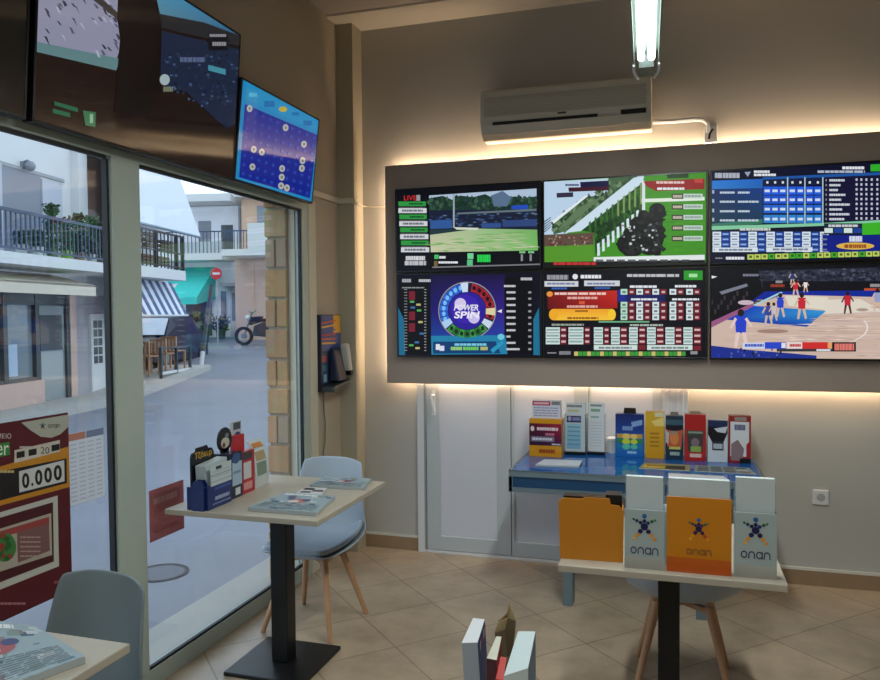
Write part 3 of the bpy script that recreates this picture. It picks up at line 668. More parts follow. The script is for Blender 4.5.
a.bars(535, 205, 625, 222, c(90, 105, 140), 6); a.rect(636, 120, 706, 180, c(20, 20, 28), 6); a.bars(640, 122, 700, 132, G_, 7); a.bars(650, 150, 700, 164, c(150, 150, 155), 7); a.poly([(636, 232), (698, 248), (698, 268), (636, 252)], c(70, 150, 170), 6)
a.poly([(85, 362), (170, 386), (170, 402), (85, 376)], c(36, 104, 74), 4); a.poly([(80, 388), (142, 404), (142, 420), (80, 404)], c(36, 104, 74), 4); a.poly([(188, 395), (234, 402), (232, 455), (196, 448)], c(60, 120, 84), 4); a.rect(212, 408, 224, 440, c(150, 190, 160), 5)
display(t, mb, M_screenL)
t, mb, B = tv('near-black screen cut by the picture edge, furthest left above the window', 'screens tilted above the window', (.08, -3.305, 2.192), 1.19, .69, PI / 2, math.radians(4.3), .045)
a = Art(mb, unit_map(-.6, .6, 0, .69), .003, B)
a.rect(0, 0, 1, 1, c(12, 14, 13), 0); a.grad(0, .6, 1, 1, c(12, 14, 13), c(30, 22, 18), 1)
display(t, mb, M_screenL)
for y in (-3.305, -2.09, -1.085):
    structure(MB().box(0.0005, .052, y - .1, y + .1, 2.4, 2.5).build('trim_2' if y < -3 else 'trim_3' if y < -2 else 'trim_4', M_black))

# ------------------------------------------------------------------ air conditioner, pipe, trunking, lamp, socket
t = thing('air_conditioner', 'long cream split air conditioner high on the wall above the glowing panel', 'air conditioner', (1.463, 0, 2.61))
pr = [(-.01, .29), (-.16, .29), (-.19, .27), (-.20, .20), (-.195, .09), (-.165, .03), (-.12, 0), (-.01, 0)]
MB().prism([(y, z) for y, z in pr], -.498, .498, 'x').build('body', M_ac, t, bevel=.006)
f = MB()
for k in range(9): f.box(-.47, .47, -.204, -.199, .125 + k * .013, .131 + k * .013)
f.build('grille', mat('grille_grey', c(190, 184, 168), .5), t)
MB().box(-.42, .20, -.2005, -.17, .075, .09).build('outlet_slot', M_acdark, t)
MB().hexa([(-.44, -.203, .07), (.31, -.203, .07), (.31, -.196, .065), (-.44, -.196, .065)], [(-.44, -.172, .022), (.31, -.172, .022), (.31, -.165, .02), (-.44, -.165, .02)][::1]).build('flap', M_ac, t)
MB().box(.33, .47, -.2015, -.19, .075, .1).build('display_window', M_acdark, t)
MB().box(-.03, .02, -.2025, -.195, .108, .116).build('badge', M_black, t)
f = MB().tube([(1.965, -.035, 2.665), (2.08, -.035, 2.66), (2.2, -.035, 2.662), (2.245, -.035, 2.655), (2.268, -.035, 2.63), (2.27, -.035, 2.58)], .013)
tag(f.build('drain_pipe', M_white, smooth=True), 'thin white pipe running from the air conditioner to a small junction box', 'pipe')
t = thing('junction_box', 'small white junction box where the pipe ends on top of the panel', 'junction box', (2.285, 0, 2.52))
MB().box(-.035, .035, -.04, 0, 0, .1).build('box_body', M_white, t, bevel=.003)
MB().tube([(-.01, -.05, .02), (-.005, -.055, .05), (.01, -.05, .075)], .006).build('cable_clip', M_black, t)
t = thing('cable_trunking', 'narrow pale cable trunking running round the corner column', 'trunking', (0, 0, 2.27))
f = MB().box(.0005, .02, -.66, -.155, 0, .035).box(.0005, .105, -.165, -.1475, 0, .035)
f.build('duct', M_cream, t, bevel=.002)
MB().box(.108, .13, -.17, -.12, -.005, .03).build('corner_clip', M_cream, t)
MB().tube([(.1145, -.12, .01), (.122, -.02, .0), (.14, -.006, -.005), (.31, -.006, -.012)], .005).build('cable', M_cream, t)

M_tube = mat('fluorescent_tube', (1, 1, 1), .4, emit=(.86, 1.0, .95), estr=9)
M_refl = mat('lamp_reflector', c(96, 108, 102), .35, metal=.3)
M_cap = mat('lamp_end_cap', c(60, 70, 68), .4)
def luminaire(label, x, y0, ln, z, yaw=0.):
    t = thing('hanging_lamp', label, 'lamp', (x, y0, z), yaw, 'ceiling fluorescent lamps')
    MB().box(-.03, .03, -ln, 0, .035, .08).build('housing', M_refl, t, bevel=.003)
    f = MB()
    for s in (-1, 1): f.box(s * .052 - .003, s * .052 + .003, -ln, -.005, -.022, .05)
    f.box(-.055, .055, -ln, -.005, .03, .036)
    f.build('reflector', M_refl, t)
    for s in (-1, 1):
        MB().cyl((s * .021, -ln + .03, 0), (s * .021, -.12, 0), .0145, n=12).build('tube', M_tube, t, smooth=True)
    for yy, le in ((-.12, .12), (-ln, .03)): MB().box(-.03, .03, yy, yy + le, -.04, .03).build('end_cap', M_cap, t)
    for s in (-1, 1): MB().tube([(s * .052, -.12, -.028), (s * .052, -.04, -.03), (s * .045, .004, -.035), (s * .03, .008, -.05)], .006).build('spring_clip', M_white, t)
    for yy in (-.25, -ln + .25): MB().cyl((0, yy, .08), (0, yy, HC - z), .004, n=8).build('suspension_wire', M_greymetal, t)
    return t
luminaire('bright twin tube fluorescent lamp hung in front of the air conditioner', 1.97, -1.2, 1.5, 2.63, math.radians(2))
luminaire('twin tube fluorescent lamp fixed to the ceiling further back in the room', 2.1, -4.6, 1.5, 3.345)
for x, y, z, r, e in ((1.99, -1.95, 2.58, math.radians(2), 30), (2.1, -5.35, 3.30, 0, 52)):
    area('fluorescent_light', (x, y, z), (0, 0, r), .12, 1.4, e, (.93, 1, .95))

t = thing('wall_socket', 'single white wall socket on the grey wall right of the desk', 'socket', (2.877, 0, .505))
MB().box(-.042, .042, -.012, 0, -.042, .042).build('face_plate', M_white, t, bevel=.004)
MB().cyl((0, -.0125, 0), (0, -.0135, 0), .022, n=20).build('socket_well', mat('socket_grey', c(172, 170, 164), .5), t)

# wall terminal between window and column
t = thing('wall_terminal', 'dark wall terminal with blue and yellow poster and white handset beside the column', 'terminal', (0, -.33, 1.08), PI / 2)
MB().box(-.155, .135, -.03, 0, 0, .475).build('back_board', mat('terminal_board', c(34, 40, 52), .5), t, bevel=.004)
pm = MB(); a = Art(pm, unit_map(-.145, .128, .25, .47), -.0302)
a.rect(0, 0, 1, 1, c(60, 80, 140), 1); a.rect(.62, 0, 1, .5, c(216, 160, 40), 2)
for k in range(7): a.poly([(0, .2 + k * .11), (.7, .12 + k * .13), (.75, .17 + k * .13), (0, .25 + k * .11)], [c(196, 90, 60), c(220, 170, 70), c(70, 90, 160), c(170, 60, 60)][k % 4], 3)
pm.build('poster_face', M_print, t, recalc=False)
MB().hexa([(-.05, -.10, .06), (.08, -.10, .06), (.08, -.03, .06), (-.05, -.03, .06)], [(-.03, -.06, .25), (.07, -.06, .25), (.07, -.03, .27), (-.03, -.03, .27)]).build('terminal_body', mat('terminal_navy', c(24, 34, 62), .4), t, bevel=.008)
pm = MB(); a = Art(pm, unit_map(-.15, -.06, .05, .24), -.0302); a.rect(0, 0, 1, 1, c(40, 70, 110), 1); a.rect(.1, .1, .8, .3, c(170, 70, 60), 2); a.rect(.1, .4, .8, .6, c(60, 110, 140), 2); a.rect(.3, .7, .8, .95, c(150, 180, 200), 2)
pm.build('leaflet', M_print, t, recalc=False)
MB().hexa([(.105, -.11, .11), (.15, -.11, .11), (.15, -.05, .11), (.105, -.05, .11)], [(.075, -.10, .29), (.125, -.10, .29), (.125, -.05, .29), (.075, -.05, .29)]).build('handset', mat('handset_white', c(200, 198, 190), .4), t, bevel=.012)
MB().box(.105, .152, -.112, -.05, .085, .118).build('handset_tip', M_black, t, bevel=.006)
MB().hexa([(-.15, -.11, .0), (.11, -.11, .03), (.11, -.03, .03), (-.15, -.03, .0)], [(-.15, -.11, .035), (.11, -.11, .06), (.11, -.03, .06), (-.15, -.03, .035)]).build('tray', mat('terminal_tray', c(52, 62, 66), .3), t, bevel=.006)
f = MB().tube([(-.09, -.012, 0), (-.085, -.012, -.12), (-.07, -.012, -.2), (-.075, -.012, -.3), (-.1, -.012, -.38), (-.1, -.012, -.62)], .004)
f.build('cord', mat('grey_cord', c(120, 116, 104), .5), t, smooth=True)

# ------------------------------------------------------------------ furniture
def bistro_table(label, x0, x1, y0, y1, post, base, bc=None):
    cx, cy = (x0 + x1) / 2, (y0 + y1) / 2
    bc = bc or (cx, cy)
    t = thing('bistro_table', label, 'table', (cx, cy, 0), 0, 'square laminate bistro tables')
    MB().box(x0 - cx, x1 - cx, y0 - cy, y1 - cy, .727, .75).build('tabletop', M_table, t, bevel=.003)
    ox, oy = bc[0] - cx, bc[1] - cy
    MB().box(ox - post / 2, ox + post / 2, oy - post / 2, oy + post / 2, .018, .71).build('post', M_blackmetal, t, bevel=.004)
    MB().box(ox - base / 2, ox + base / 2, oy - base / 2, oy + base / 2, 0, .018).build('base_plate', M_blackmetal, t, bevel=.004)
    MB().box(ox - .16, ox + .16, oy - .16, oy + .16, .71, .727).build('mounting_plate', M_blackmetal, t)
    return t
bistro_table('pale square bistro table on black post by the window, brochure stands along its edge', .065, .765, -2.036, -1.306, .08, .38, (.425, -1.70))
bistro_table('pale bistro table in front of the blue desk carrying the white star logo holders', 1.738, 2.412, -2.295, -1.645, .072, .36, (2.075, -1.97))
bistro_table('pale bistro table corner at the lower left with thick newspaper on it', .12, .82, -3.865, -3.165, .08, .34, (.47, -3.56))
bistro_table('pale bistro table close to the camera holding the white leaflet boxes', 1.42, 2.12, -3.96, -3.215, .08, .36)

PROF = [(-.215, .415), (-.212, .402), (-.19, .388), (-.12, .376), (-.02, .37), (.08, .374), (.145, .39), (.185, .43), (.203, .50), (.214, .60), (.222, .685), (.229, .762), (.232, .792), (.233, .804)]
WID = [.15, .17, .197, .215, .224, .226, .224, .219, .21, .2, .19, .178, .168, .15]
RAISE = [.0, .006, .02, .036, .05, .06, .07, .06, .03, .0, 0, 0, 0, 0]
FWD = [0, 0, 0, 0, 0, .0, .02, .045, .065, .07, .062, .05, .042, .036]
def shell_grid(rows, wf=1., dz=0., dy=0., nx=10):
    vs, fs = [], []
    for i in rows:
        y, z = PROF[i]
        for k in range(nx + 1):
            u = -1 + 2 * k / nx; q = abs(u) ** 2.4
            vs.append((u * WID[i] * wf, y - FWD[i] * q + dy, z + RAISE[i] * q + dz - (.02 * abs(u) ** 4 if i == len(PROF) - 1 else 0)))
    n = nx + 1
    for i in range(len(rows) - 1):
        for k in range(nx): fs.append((i * n + k, i * n + k + 1, (i + 1) * n + k + 1, (i + 1) * n + k))
    return vs, fs
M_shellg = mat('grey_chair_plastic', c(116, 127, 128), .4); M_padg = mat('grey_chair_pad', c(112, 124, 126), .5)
def make_chair(label, loc, rz, M_shell=M_shell, M_pad=M_pad):
    t = thing('shell_chair', label, 'chair', loc, rz, 'shell chairs with wooden legs')
    m = MB(); m.raw(*shell_grid(range(len(PROF)))); o = m.build('shell', M_shell, t, smooth=False)
    for p in o.data.polygons: p.use_smooth = True
    s = o.modifiers.new('thick', 'SOLIDIFY'); s.thickness = .011; s.offset = 0
    s = o.modifiers.new('smooth', 'SUBSURF'); s.levels = s.render_levels = 2
    m = MB(); m.raw(*shell_grid(range(1, 8), .9, .022, 0)); o = m.build('seat_pad', M_pad, t)
    for p in o.data.polygons: p.use_smooth = True
    s = o.modifiers.new('thick', 'SOLIDIFY'); s.thickness = .028; s.offset = 0
    s = o.modifiers.new('smooth', 'SUBSURF'); s.levels = s.render_levels = 2
    for sx in (-1, 1):
        for sy in (-1, 1):
            MB().cyl((sx * .10, sy * .085 + .0, .362), (sx * .188, sy * .19, 0), .019, .0115, 14).build('leg', M_wood, t, smooth=True)
    f = MB()
    for s in (-1, 1):
        f.box(-.125, .125, -.016, .016, .335, .356, M=Matrix.Rotation(s * math.radians(41), 4, 'Z'))
    f.build('underframe', M_wood, t, bevel=.004)
    return t
make_chair('pale blue shell chair with wooden legs drawn up behind the window table', (.365, -1.262, 0), math.radians(-4))
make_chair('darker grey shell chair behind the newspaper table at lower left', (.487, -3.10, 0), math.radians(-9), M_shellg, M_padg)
make_chair('pale blue shell chair standing between the star logo holders and the blue desk', (2.125, -1.395, 0), PI)

# blue desk
t = thing('blue_desk', 'blue glass topped desk with grey frame standing before the white doors', 'desk', (1.883, -.40, 0))
DX, DY0, DY1 = .64, -.325, .345
MB().box(-DX + .012, DX - .012, DY0 + .012, DY1 - .012, .70, .716).build('desk_top', M_bluetop, t, bevel=.002)
f = MB().box(-DX, DX, DY0, DY0 + .012, .682, .716).box(-DX, DX, DY1 - .012, DY1, .682, .716).box(-DX, -DX + .012, DY0, DY1, .682, .716).box(DX - .012, DX, DY0, DY1, .682, .716)
f.box(-DX, DX, DY0, DY0 + .02, .60, .625).box(-DX, -DX + .022, DY0, DY0 + .02, .625, .682).box(DX - .022, DX, DY0, DY0 + .02, .625, .682)
f.box(-DX, -DX + .02, DY0, DY1, .60, .682).box(DX - .02, DX, DY0, DY1, .60, .682).box(-DX, DX, DY1 - .02, DY1, .60, .682).box(-DX + .02, DX - .02, DY0 + .02, DY1 - .02, .685, .70)
f.build('desk_frame', M_greymetal, t, bevel=.002)
MB().box(-DX + .022, DX - .022, DY0 + .006, DY0 + .016, .625, .682).build('front_inset', M_bluepan, t)
for x in (-.355, .315):
    for y in (.03 + DY0, .22):
        MB().box(x, x + .05, y, y + .10, 0, .60).build('desk_leg', M_greymetal, t, bevel=.003)

# ------------------------------------------------------------------ boxes, brochures and papers
def carton(name, label, cat, x0, x1, y0, dep, z, h, art=None, side=c(150, 150, 150), back_h=None, group=None, inset=0., rz=0., topcol=None, lean=0.):
    """leaflet carton: open front tray with taller back card and leaflets"""
    w = x1 - x0
    t = thing(name, label, cat, ((x0 + x1) / 2, y0, z), rz, group)
    b = MB().box(-w / 2, w / 2, 0, dep, 0, h, side)
    b.build('tray', M_gloss, t, bevel=.0015)
    if art:
        mb = MB(); art(Art(mb, unit_map(-w / 2 + .001, w / 2 - .001, 0.001, h), -.0004)); mb.build('front_print', M_gloss, t, recalc=False)
    if back_h:
        L = lean
        v = MB().hexa([(-w / 2 + inset, dep * .35, h * .9), (w / 2 - inset, dep * .35, h * .9), (w / 2 - inset, dep * .9, h * .9), (-w / 2 + inset, dep * .9, h * .9)],
                      [(-w / 2 + inset, dep * .35 + L, back_h), (w / 2 - inset, dep * .35 + L, back_h), (w / 2 - inset, dep * .9 + L, back_h), (-w / 2 + inset, dep * .9 + L, back_h)], topcol or c(210, 214, 218))
        v.build('leaflets', M_print, t)
    return t
ZD = .716
# 1 maroon and orange lottery leaflet box
def art1(a):
    a.rect(0, 0, 1, 1, c(206, 140, 24), 1); a.poly([(0, .12), (1, .12), (1, .7), (0, .7)], None, 2, [c(80, 16, 40), c(160, 30, 60), c(70, 16, 60), c(30, 14, 44)])
    a.ell(.1, .26, .06, .07, c(220, 200, 200), 3); a.bars(.24, .22, .9, .3, c(225, 200, 205), 3); a.bars(.5, .37, .78, .43, c(200, 120, 140), 3); a.rect(.05, .46, .78, .6, c(120, 110, 130), 3); a.bars(.1, .5, .72, .56, c(210, 205, 215), 4); a.bars(.7, .64, .97, .68, c(190, 190, 200), 3)
    a.bars(.3, .8, .8, .9, c(150, 60, 20), 2)
t = carton('leaflet_box', 'orange and maroon leaflet box with pale leaflets, leftmost on the blue desk', 'leaflet box', 1.278, 1.468, -.31, .09, ZD, .222, art1, c(200, 136, 26), .325, 'leaflet boxes on the blue desk', .012)
mb = MB(); a = Art(mb, unit_map(-.08, .08, .222, .323), .0305); a.rect(0, 0, 1, 1, c(204, 206, 216), 1); a.rect(0, 0, .66, .26, c(176, 60, 84), 2); a.rect(.7, .0, 1, .22, c(120, 120, 122), 2); a.bars(.05, .08, .6, .18, c(230, 190, 200), 3)
for k in range(4): a.bars(.04, .36 + k * .15, .95, .43 + k * .15, c(150, 140, 180), 2)
mb.build('leaflet_front', M_print, t, recalc=False)
# 2, 3 clear stands with leaflets
def clear_stand(label, x0, x1, y, h, draw):
    w = x1 - x0
    t = thing('leaflet_stand', label, 'leaflet stand', ((x0 + x1) / 2, y, ZD), 0, 'clear leaflet stands on the blue desk')
    MB().box(-w / 2, w / 2, -.01, .06, 0, .018).build('stand_base', M_black, t, bevel=.003)
    MB().hexa([(-w / 2 + .004, 0, .018), (w / 2 - .004, 0, .018), (w / 2 - .004, .03, .018), (-w / 2 + .004, .03, .018)], [(-w / 2 + .004, .03, h), (w / 2 - .004, .03, h), (w / 2 - .004, .05, h), (-w / 2 + .004, .05, h)]).build('leaflets', M_paper, t)
    sl = .03 / (h - .018)
    mb = MB(); a = Art(mb, unit_map(-w / 2 + .005, w / 2 - .005, .02, h), -.001)
    draw(a); mb.v = [(x, y + sl * (z - .018), z) for x, y, z in mb.v]; mb.build('leaflet_front', M_print, t, recalc=False)
    for s in (-1, 1): MB().box(s * w / 2 - .0015, s * w / 2 + .0015, -.006, .055, .018, h * .8).build('side_wall', M_clear, t)
    return t
def d2(a):
    a.rect(0, 0, 1, 1, c(196, 206, 214), 1); a.bars(.05, .03, .85, .08, c(110, 110, 110), 2); a.bars(.1, .13, .7, .17, c(190, 180, 110), 2); a.rect(.04, .26, .8, .4, c(40, 44, 96), 2); a.ell(.2, .32, .1, .05, c(150, 160, 190), 3); a.bars(.35, .29, .76, .36, c(130, 140, 190), 3)
    a.grad(.05, .42, .8, .95, c(150, 196, 214), c(120, 176, 206), 2)
    for k in range(5): a.bars(.1, .48 + k * .09, .75, .51 + k * .09, c(90, 150, 185), 3)
def d3(a):
    a.rect(0, 0, 1, 1, c(208, 214, 218), 1); a.bars(.1, .03, .85, .07, c(100, 116, 110), 2); a.rect(.14, .12, .72, .18, c(120, 160, 136), 2); a.bars(.14, .27, .66, .31, c(130, 160, 150), 2)
    for k in range(9): a.bars(.12, .4 + k * .06, .85, .415 + k * .06, c(180, 186, 192), 2)
clear_stand('clear stand of pale blue leaflets with navy band, between maroon box and plain white leaflets', 1.468, 1.59, -.19, .30, d2)
clear_stand('clear stand of white leaflets with green heading, beside the blue printed box', 1.598, 1.70, -.16, .302, d3)
t = thing('paper_cup', 'small white lidded cup between the white leaflets and the blue printed box', 'cup', (1.738, -.06, ZD))
MB().lathe([(.028, 0), (.034, .075)], n=20).build('cup_body', M_paper, t, smooth=True)
MB().lathe([(.037, .075), (.037, .086), (.031, .092)], n=20).build('lid', M_white, t, smooth=True)
# tall printed boxes
GB = 'tall printed scratch card boxes on the blue desk'
def tall(label, x0, x1, y, h, art, side, tab=None, dep=.06):
    w = x1 - x0
    t = thing('scratch_card_box', label, 'card box', ((x0 + x1) / 2, y, ZD), 0, GB)
    MB().box(-w / 2, w / 2, 0, dep, 0, h, side).build('box_body', M_gloss, t, bevel=.0015)
    mb = MB(); art(Art(mb, unit_map(-w / 2 + .001, w / 2 - .001, .001, h - .001), -.0004)); mb.build('front_print', M_gloss, t, recalc=False)
    if tab:
        MB().prism([(-w * tab[0] / 2, h), (w * tab[0] / 2, h), (w * tab[0] / 2 - .004, h + tab[1]), (-w * tab[0] / 2 + .004, h + tab[1])], dep * .6, dep * .6 + .003, 'y', tab[2]).build('hanging_tab', M_gloss, t)
    return t
def a4(a):
    a.grad(0, 0, 1, .45, c(24, 40, 104), c(30, 70, 150), 1); a.grad(0, .45, 1, 1, c(40, 120, 180), c(26, 96, 176), 1); a.poly([(.55, .18), (.95, .12), (.95, .24), (.6, .3)], c(130, 160, 210), 2); a.bars(.25, .28, .62, .38, c(120, 150, 200), 2)
    for y, k, m in ((.46, c(206, 150, 60), c(230, 200, 110)), (.58, c(50, 130, 60), c(200, 210, 70)), (.70, c(40, 120, 170), c(90, 190, 160))): a.rect(.05, y, .95, y + .1, k, 2); a.ell(.38, y + .06, .14, .07, m, 3); a.ell(.66, y + .06, .12, .06, m, 3)
    a.bars(.42, .86, .75, .92, c(150, 200, 235), 2)
tall('blue printed box with striped rainbow balls and black tab on the desk', 1.762, 1.922, -.19, .25, a4, c(26, 60, 120), (.45, .032, c(30, 26, 28)))
def a5(a):
    a.grad(0, 0, 1, 1, c(214, 170, 50), c(206, 146, 22), 1); a.poly([(.3, .2), (1, .1), (1, .3), (.5, .3)], c(230, 205, 120), 2); a.rect(.5, .01, .98, .1, c(210, 206, 170), 2)
    for k in range(4): a.bars(.25, .44 + k * .09, .75, .48 + k * .09, c(160, 110, 30), 2)
tall('plain yellow printed box between the blue and the teal boxes on the desk', 1.93, 2.035, -.2, .268, a5, c(196, 146, 30))
def a6(a):
    a.rect(0, 0, 1, 1, c(30, 50, 70), 1); a.rect(0, .08, 1, .2, c(60, 90, 104), 2); a.rect(0, .22, 1, .32, c(30, 26, 36), 2); a.poly([(0, .3), (.5, .36), (1, .3), (.9, .7), (.1, .7)], c(190, 90, 60), 2); a.ell(.5, .5, .26, .16, c(214, 130, 70), 3); a.bars(.2, .34, .7, .42, c(160, 140, 120), 4); a.rect(.2, .7, .85, .76, c(200, 190, 90), 3); a.bars(.25, .82, .8, .9, c(160, 180, 170), 3); a.poly([(0, .32), (.2, .4), (.15, .65), (0, .6)], c(200, 190, 180), 3)
tall('dark teal printed box with orange picture between the yellow and red boxes', 2.042, 2.138, -.21, .25, a6, c(30, 44, 60), (.5, .018, c(130, 120, 110)))
def a7(a):
    a.rect(0, 0, 1, 1, c(176, 34, 34), 1); a.poly([(.1, .4), (.9, .36), (.85, .8), (.15, .8)], c(70, 60, 60), 2); a.rect(.1, .34, .9, .46, c(60, 74, 66), 3); a.ell(.5, .6, .2, .1, c(130, 110, 120), 4); a.rect(.28, .68, .78, .8, c(140, 170, 80), 4); a.bars(.25, .84, .8, .92, c(225, 200, 190), 3); a.rect(.15, .36, .85, .4, c(140, 150, 130), 4)
tall('red printed box with dark picture on the desk beside the teal box', 2.145, 2.258, -.22, .262, a7, c(150, 30, 30), (.55, .016, c(150, 130, 110)))
def a8(a):
    a.rect(0, 0, 1, 1, c(206, 212, 218), 1); a.rect(0, 0, 1, .16, c(34, 44, 84), 2); a.poly([(0, .16), (1, .16), (1, .3), (.8, .52), (.2, .52), (0, .34)], c(20, 20, 26), 2); a.poly([(.3, .2), (1, .14), (.9, .3), (.5, .28)], c(200, 206, 214), 3); a.rect(.22, .5, .8, .72, c(50, 54, 62), 3); a.bars(.28, .56, .75, .68, c(190, 196, 204), 4)
tall('white and black printed box with navy top on the desk beside the red box', 2.268, 2.372, -.22, .235, a8, c(180, 186, 192))
def a9(a):
    a.rect(0, 0, 1, 1, c(150, 30, 34), 1); a.rect(.06, .12, .92, .86, c(214, 216, 218), 2); a.rect(.25, .02, .8, .1, c(150, 140, 130), 2); a.bars(.25, .18, .75, .3, c(90, 90, 130), 3); a.poly([(.1, .6), (.4, .5), (.7, .7), (.6, .95), (.1, .95)], c(140, 116, 120), 3); a.rect(.5, .9, 1, 1, c(20, 22, 24), 3); a.poly([(.8, .6), (1, .5), (1, .9), (.8, .86)], c(160, 30, 36), 3)
tall('white printed box with red border, rightmost box on the blue desk', 2.378, 2.492, -.22, .262, a9, c(120, 24, 28))
# papers lying on the desk
def sheet(name, label, cat, pts, z, th, draw, m=None, group=None, side=c(170, 176, 178)):
    """flat printed paper from four corner points (far left, far right, near right, near left)"""
    pts = [Vector((p[0], p[1])) for p in pts]; ce = sum(pts, Vector((0, 0))) / 4
    t = tag(D.objects.new(name, None), label, cat, group); COL.objects.link(t); t.location = (ce.x, ce.y, z)
    q = [p - ce for p in pts]
    MB().hexa([(p.x, p.y, 0) for p in q], [(p.x, p.y, th) for p in q], side).build('paper_stack', M_print, t, bevel=min(.002, th * .3))
    mb = MB()
    class Flat(Art):
        def pt(s, x, y, L):
            p = (q[0] * (1 - x) + q[1] * x) * (1 - y) + (q[3] * (1 - x) + q[2] * x) * y
            return (p.x, p.y, th + .0003 + L * EPS * .4 + s.n * 1.5e-6)
    draw(Flat(mb, None, 0)); mb.build('front_page', m or M_print, t, recalc=False)
    return t
def plain(col): return lambda a: a.rect(.01, .01, .99, .99, col, 1)
sheet('paper_pad', 'white paper pad lying at the left front of the blue desk', 'paper pad', [(1.385, -.44), (1.60, -.42), (1.60, -.58), (1.365, -.6)], ZD, .012, plain(c(206, 214, 226)))
def dl(a):
    a.rect(0, 0, 1, 1, c(150, 146, 110), 1); a.rect(.04, .2, .6, .8, c(206, 168, 60), 2); a.rect(.5, .3, .9, .9, c(44, 40, 40), 3); a.bars(.1, .3, .5, .5, c(120, 80, 30), 3)
sheet('yellow_flyer', 'flat yellow and black flyer in front of the yellow box', 'flyer', [(1.93, -.36), (2.17, -.36), (2.17, -.52), (1.91, -.52)], ZD, .004, dl)
def dl2(a):
    a.rect(0, 0, 1, 1, c(140, 150, 150), 1)
    for k in range(12): a.rect(.05 + (k % 4) * .23, .1 + (k // 4) * .3, .24 + (k % 4) * .23, .34 + (k // 4) * .3, random.choice([c(80, 90, 96), c(170, 180, 180), c(110, 100, 90), c(60, 70, 80)]), 2)
sheet('grey_flyer', 'flat grey picture flyer in front of the red box', 'flyer', [(2.2, -.36), (2.47, -.36), (2.49, -.52), (2.19, -.52)], ZD, .004, dl2)
sheet('white_sheet', 'single white sheet at the front edge of the blue desk', 'paper', [(2.06, -.60), (2.33, -.60), (2.35, -.69), (2.06, -.69)], ZD, .002, plain(c(214, 214, 220)))

# star logo holders on the right table
M_frost = mat('frosted_acrylic', c(168, 182, 182), .25)
def star_holder(label, x0, x1, y, pocket, top, orange=False, lean=.03):
    w = x1 - x0
    t = thing('brochure_holder', label, 'brochure holder', ((x0 + x1) / 2, y, .75), 0, 'star logo brochure holders on the bistro table')
    m = attr_mat('orange_acrylic', .25) if orange else M_frost
    MB().box(-w / 2, w / 2, 0, .004, 0, pocket, c(208, 128, 16) if orange else None).build('front_pocket', m, t, bevel=.001)
    MB().box(-w / 2, w / 2, .04, .045, 0, top - .02).box(-w / 2, w / 2, .004, .04, 0, .004).build('holder_back', M_clear, t)
    for s in (-1, 1): MB().box(s * (w / 2 - .0015) - .0015, s * (w / 2 - .0015) + .0015, .004, .04, .004, pocket).build('side_wall', M_clear, t)
    MB().hexa([(-w / 2 + .005, .012, .006), (w / 2 - .005, .012, .006), (w / 2 - .005, .036, .006), (-w / 2 + .005, .036, .006)],
              [(-w / 2 + .005, .012, top), (w / 2 - .005, .012, top), (w / 2 - .005, .034, top), (-w / 2 + .005, .034, top)]).build('leaflets', M_paper, t, bevel=.001)
    mb = MB(); a = Art(mb, unit_map(-w / 2, w / 2, 0, pocket), -.0003)
    asp = pocket / w
    a2 = Art(mb, lambda u, v: (-w / 2 + u * w, pocket - v * w), -.0003)
    if orange:
        a.grad(.0, .8, 1, 1, c(196, 92, 16), c(188, 80, 14), 1); mb.build('lower_band', M_gloss, t, recalc=False); mb = MB(); a2.mb = mb
        a2.star(.5, .5 + .02, .19, 2, True); word = (.3, .84, .7, .94, c(110, 70, 40), 2)
    else:
        a.grad(.0, .8, 1, 1, c(176, 178, 172), c(158, 152, 142), 1); mb.build('lower_band', M_gloss, t, recalc=False); mb = MB(); a2.mb = mb
        a2.star(.5, .46, .36, 2); word = (.14, .97, .86, 1.16, c(38, 48, 92), 2)
    mb.build('star_logo', M_gloss, t, recalc=False)
    mb = MB(); a2.mb = mb; a2.onan(*word); mb.build('logo_lettering', M_gloss, t, recalc=False)
    return t
star_holder('narrow frosted star logo holder beside the plain orange file box', 1.943, 2.064, -2.265, .187, .288)
star_holder('wide orange star logo holder in the middle of the row', 2.07, 2.258, -2.262, .234, .288, True)
star_holder('narrow frosted star logo holder at the right end of the row', 2.266, 2.385, -2.258, .197, .30)
t = thing('file_box', 'plain orange cardboard file box with cut corners at the left of the holders', 'file box', (1.836, -2.225, .75), math.radians(3))
M_card = mat('orange_card', c(198, 124, 18), .55, noise=.05, nscale=6)
MB().prism([(-.1, 0), (.1, 0), (.103, .165), (.088, .183), (.062, .185), (.058, .205), (-.02, .205), (-.03, .2), (-.088, .2), (-.105, .188)], 0, .004, 'y').build('front_card', M_card, t)
MB().prism([(-.1, 0), (.1, 0), (.1, .17), (-.1, .17)], .09, .094, 'y').build('back_card', M_card, t)
for s in (-1, 1): MB().box(s * .098 - .002, s * .098 + .002, .004, .09, 0, .165).build('side_card', M_card, t)
MB().box(-.096, .096, .004, .09, 0, .004).build('bottom_card', M_card, t)
f = MB().box(-.09, .096, .03, .08, .004, .20).box(.045, .097, .02, .08, .1, .212); f.build('dark_folders', M_black, t)
t = thing('card_stand', 'tiny clear card stand wedged between two star logo holders', 'card stand', (2.067, -2.205, .75))
MB().box(-.02, .02, 0, .003, 0, .17).box(-.02, .02, .003, .03, 0, .003).build('clear_panel', M_frost, t)

